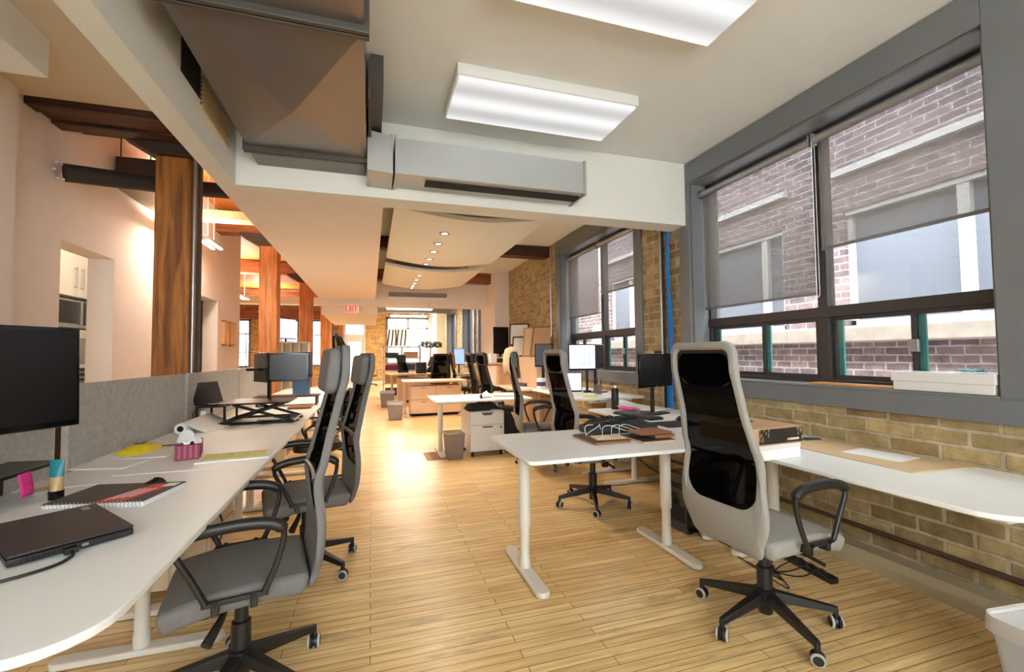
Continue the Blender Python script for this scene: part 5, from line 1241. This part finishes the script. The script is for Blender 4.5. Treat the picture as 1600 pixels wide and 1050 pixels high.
monitor('black television with a pale picture seen between the two orange posts', (-1.95, 12.1, 1.73), -PI/2-.5, w=.6, h=.5, zc=.32, mat='screenlit')
M['orangepost'] = M['timbero']
# near window sill items
t = thing('sill_box', 'long white lidded box on the window sill at the right edge', 'box', (3.22, 1.75, 1.127))
obj('box_body', bx(-.1, .12, -.26, .22, 0, .07), 'white_metal', t, bev=.003); obj('lid', bx(-.108, .128, -.268, .228, .055, .11), 'white_metal', t, bev=.003)
tag(obj('blue_cloth', B().grid(lambda u, v: ((u-.5)*.08, (v-.5)*.12, .01+.012*math.sin(u*9)*math.cos(v*8)), 8, 8), plain('pale_blue_cloth', (150, 200, 210), .8), solid=.002), 'scrap of pale blue cloth on the white sill box', 'cloth', loc=(3.2, 1.62, 1.244))
tag(obj('wood_strip', bx(-.06, .06, -.3, .3, 0, .012), 'artwood'), 'thin wooden board lying on the near window sill', 'board', loc=(3.2, 2.25, 1.127))
tag(obj('sensor', B().lathe([(.02, 0), (.02, -.02), (.012, -.03)], 12), 'white_metal'), 'small white sensor on the near ceiling', 'sensor', loc=(1.0, .9, ZC))

# under-desk clutter on the right
t = thing('power_strip', 'black power strip with leads on the floor under the near window desk', 'power strip', (2.62, 2.2, 0), 1.5)
obj('strip_body', bx(-.2, .2, -.03, .03, 0, .035), 'black', t, bev=.005)
b = B(); random.seed(8)
for k in range(5):
    x0 = -.15+k*.07; b.cable([(x0, 0, .035), (x0+.02, .03, .06), (x0+.06, .14, .01), (x0+.2-.1*k, .25, .008), (x0+.3-.15*k, .12+.05*k, .008), (x0+.1, .3, .01)], .004, 6)
obj('leads', b, 'black', t)
t = thing('duffel_bag', 'dark bag slumped on the floor under the middle-bay desk', 'bag', (1.95, 6.45, 0))
obj('bag_body', B().grid(lambda u, v: ((u-.5)*.36, (v-.5)*.3, .5*(math.sin(PI*u)*math.sin(PI*v))**.4+.01*math.sin(u*23)+.004), 16, 12).grid(lambda u, v: ((u-.5)*.36, (v-.5)*.3, .002), 1, 1), bpy.data.materials['dark_bag_fabric'], t)
obj('strap', B().tube([(-.1, -.1, .4), (-.06, -.13, .56), (.06, -.13, .56), (.1, -.1, .4)], .012, 6), 'black', t)
tag(obj('desk_cable', B().cable([(2.35, 4.1, .74), (2.4, 4.0, .5), (2.6, 3.8, .25), (2.9, 3.5, .1), (3.0, 3.1, .02)], .006, 6), 'black'), 'black cable drooping beneath the wall desk with the keyboard', 'cable')
tag(obj('desk_cable', B().cable([(-.95, 2.9, .76), (-.8, 2.95, .45), (-.9, 3.1, .2), (-1.1, 3.2, .012)], .005, 6), 'black'), 'thin black cable hanging below the left row beside the second chair', 'cable')
t = thing('drawer_pedestal', 'pale wooden drawer box under the left row between the two near chairs', 'drawer unit', (-1.12, 3.35, 0))
obj('cabinet_body', bx(-.2, .2, -.25, .25, .04, .58), 'cream', t, bev=.004); obj('drawer', bx(.2005, .215, -.24, .24, .32, .57), 'cream', t, bev=.003); obj('drawer', bx(.2005, .215, -.24, .24, .06, .31), 'cream', t, bev=.003)
sheet('open notebook lying beside the jar on the raised wall desk', (2.7, 5.7, .8655), .4, .22, .3, n=4, name='notebook')
sheet('white sheet hanging near the edge of the pale desk behind the towel chair', (2.5, 7.4, .7805), .3, .3, .4, n=6)
sheet('purple box file on the pale desk at the right wall', (2.75, 7.9, .7805), .1, .2, .3, 'purple', n=50, name='box_file')
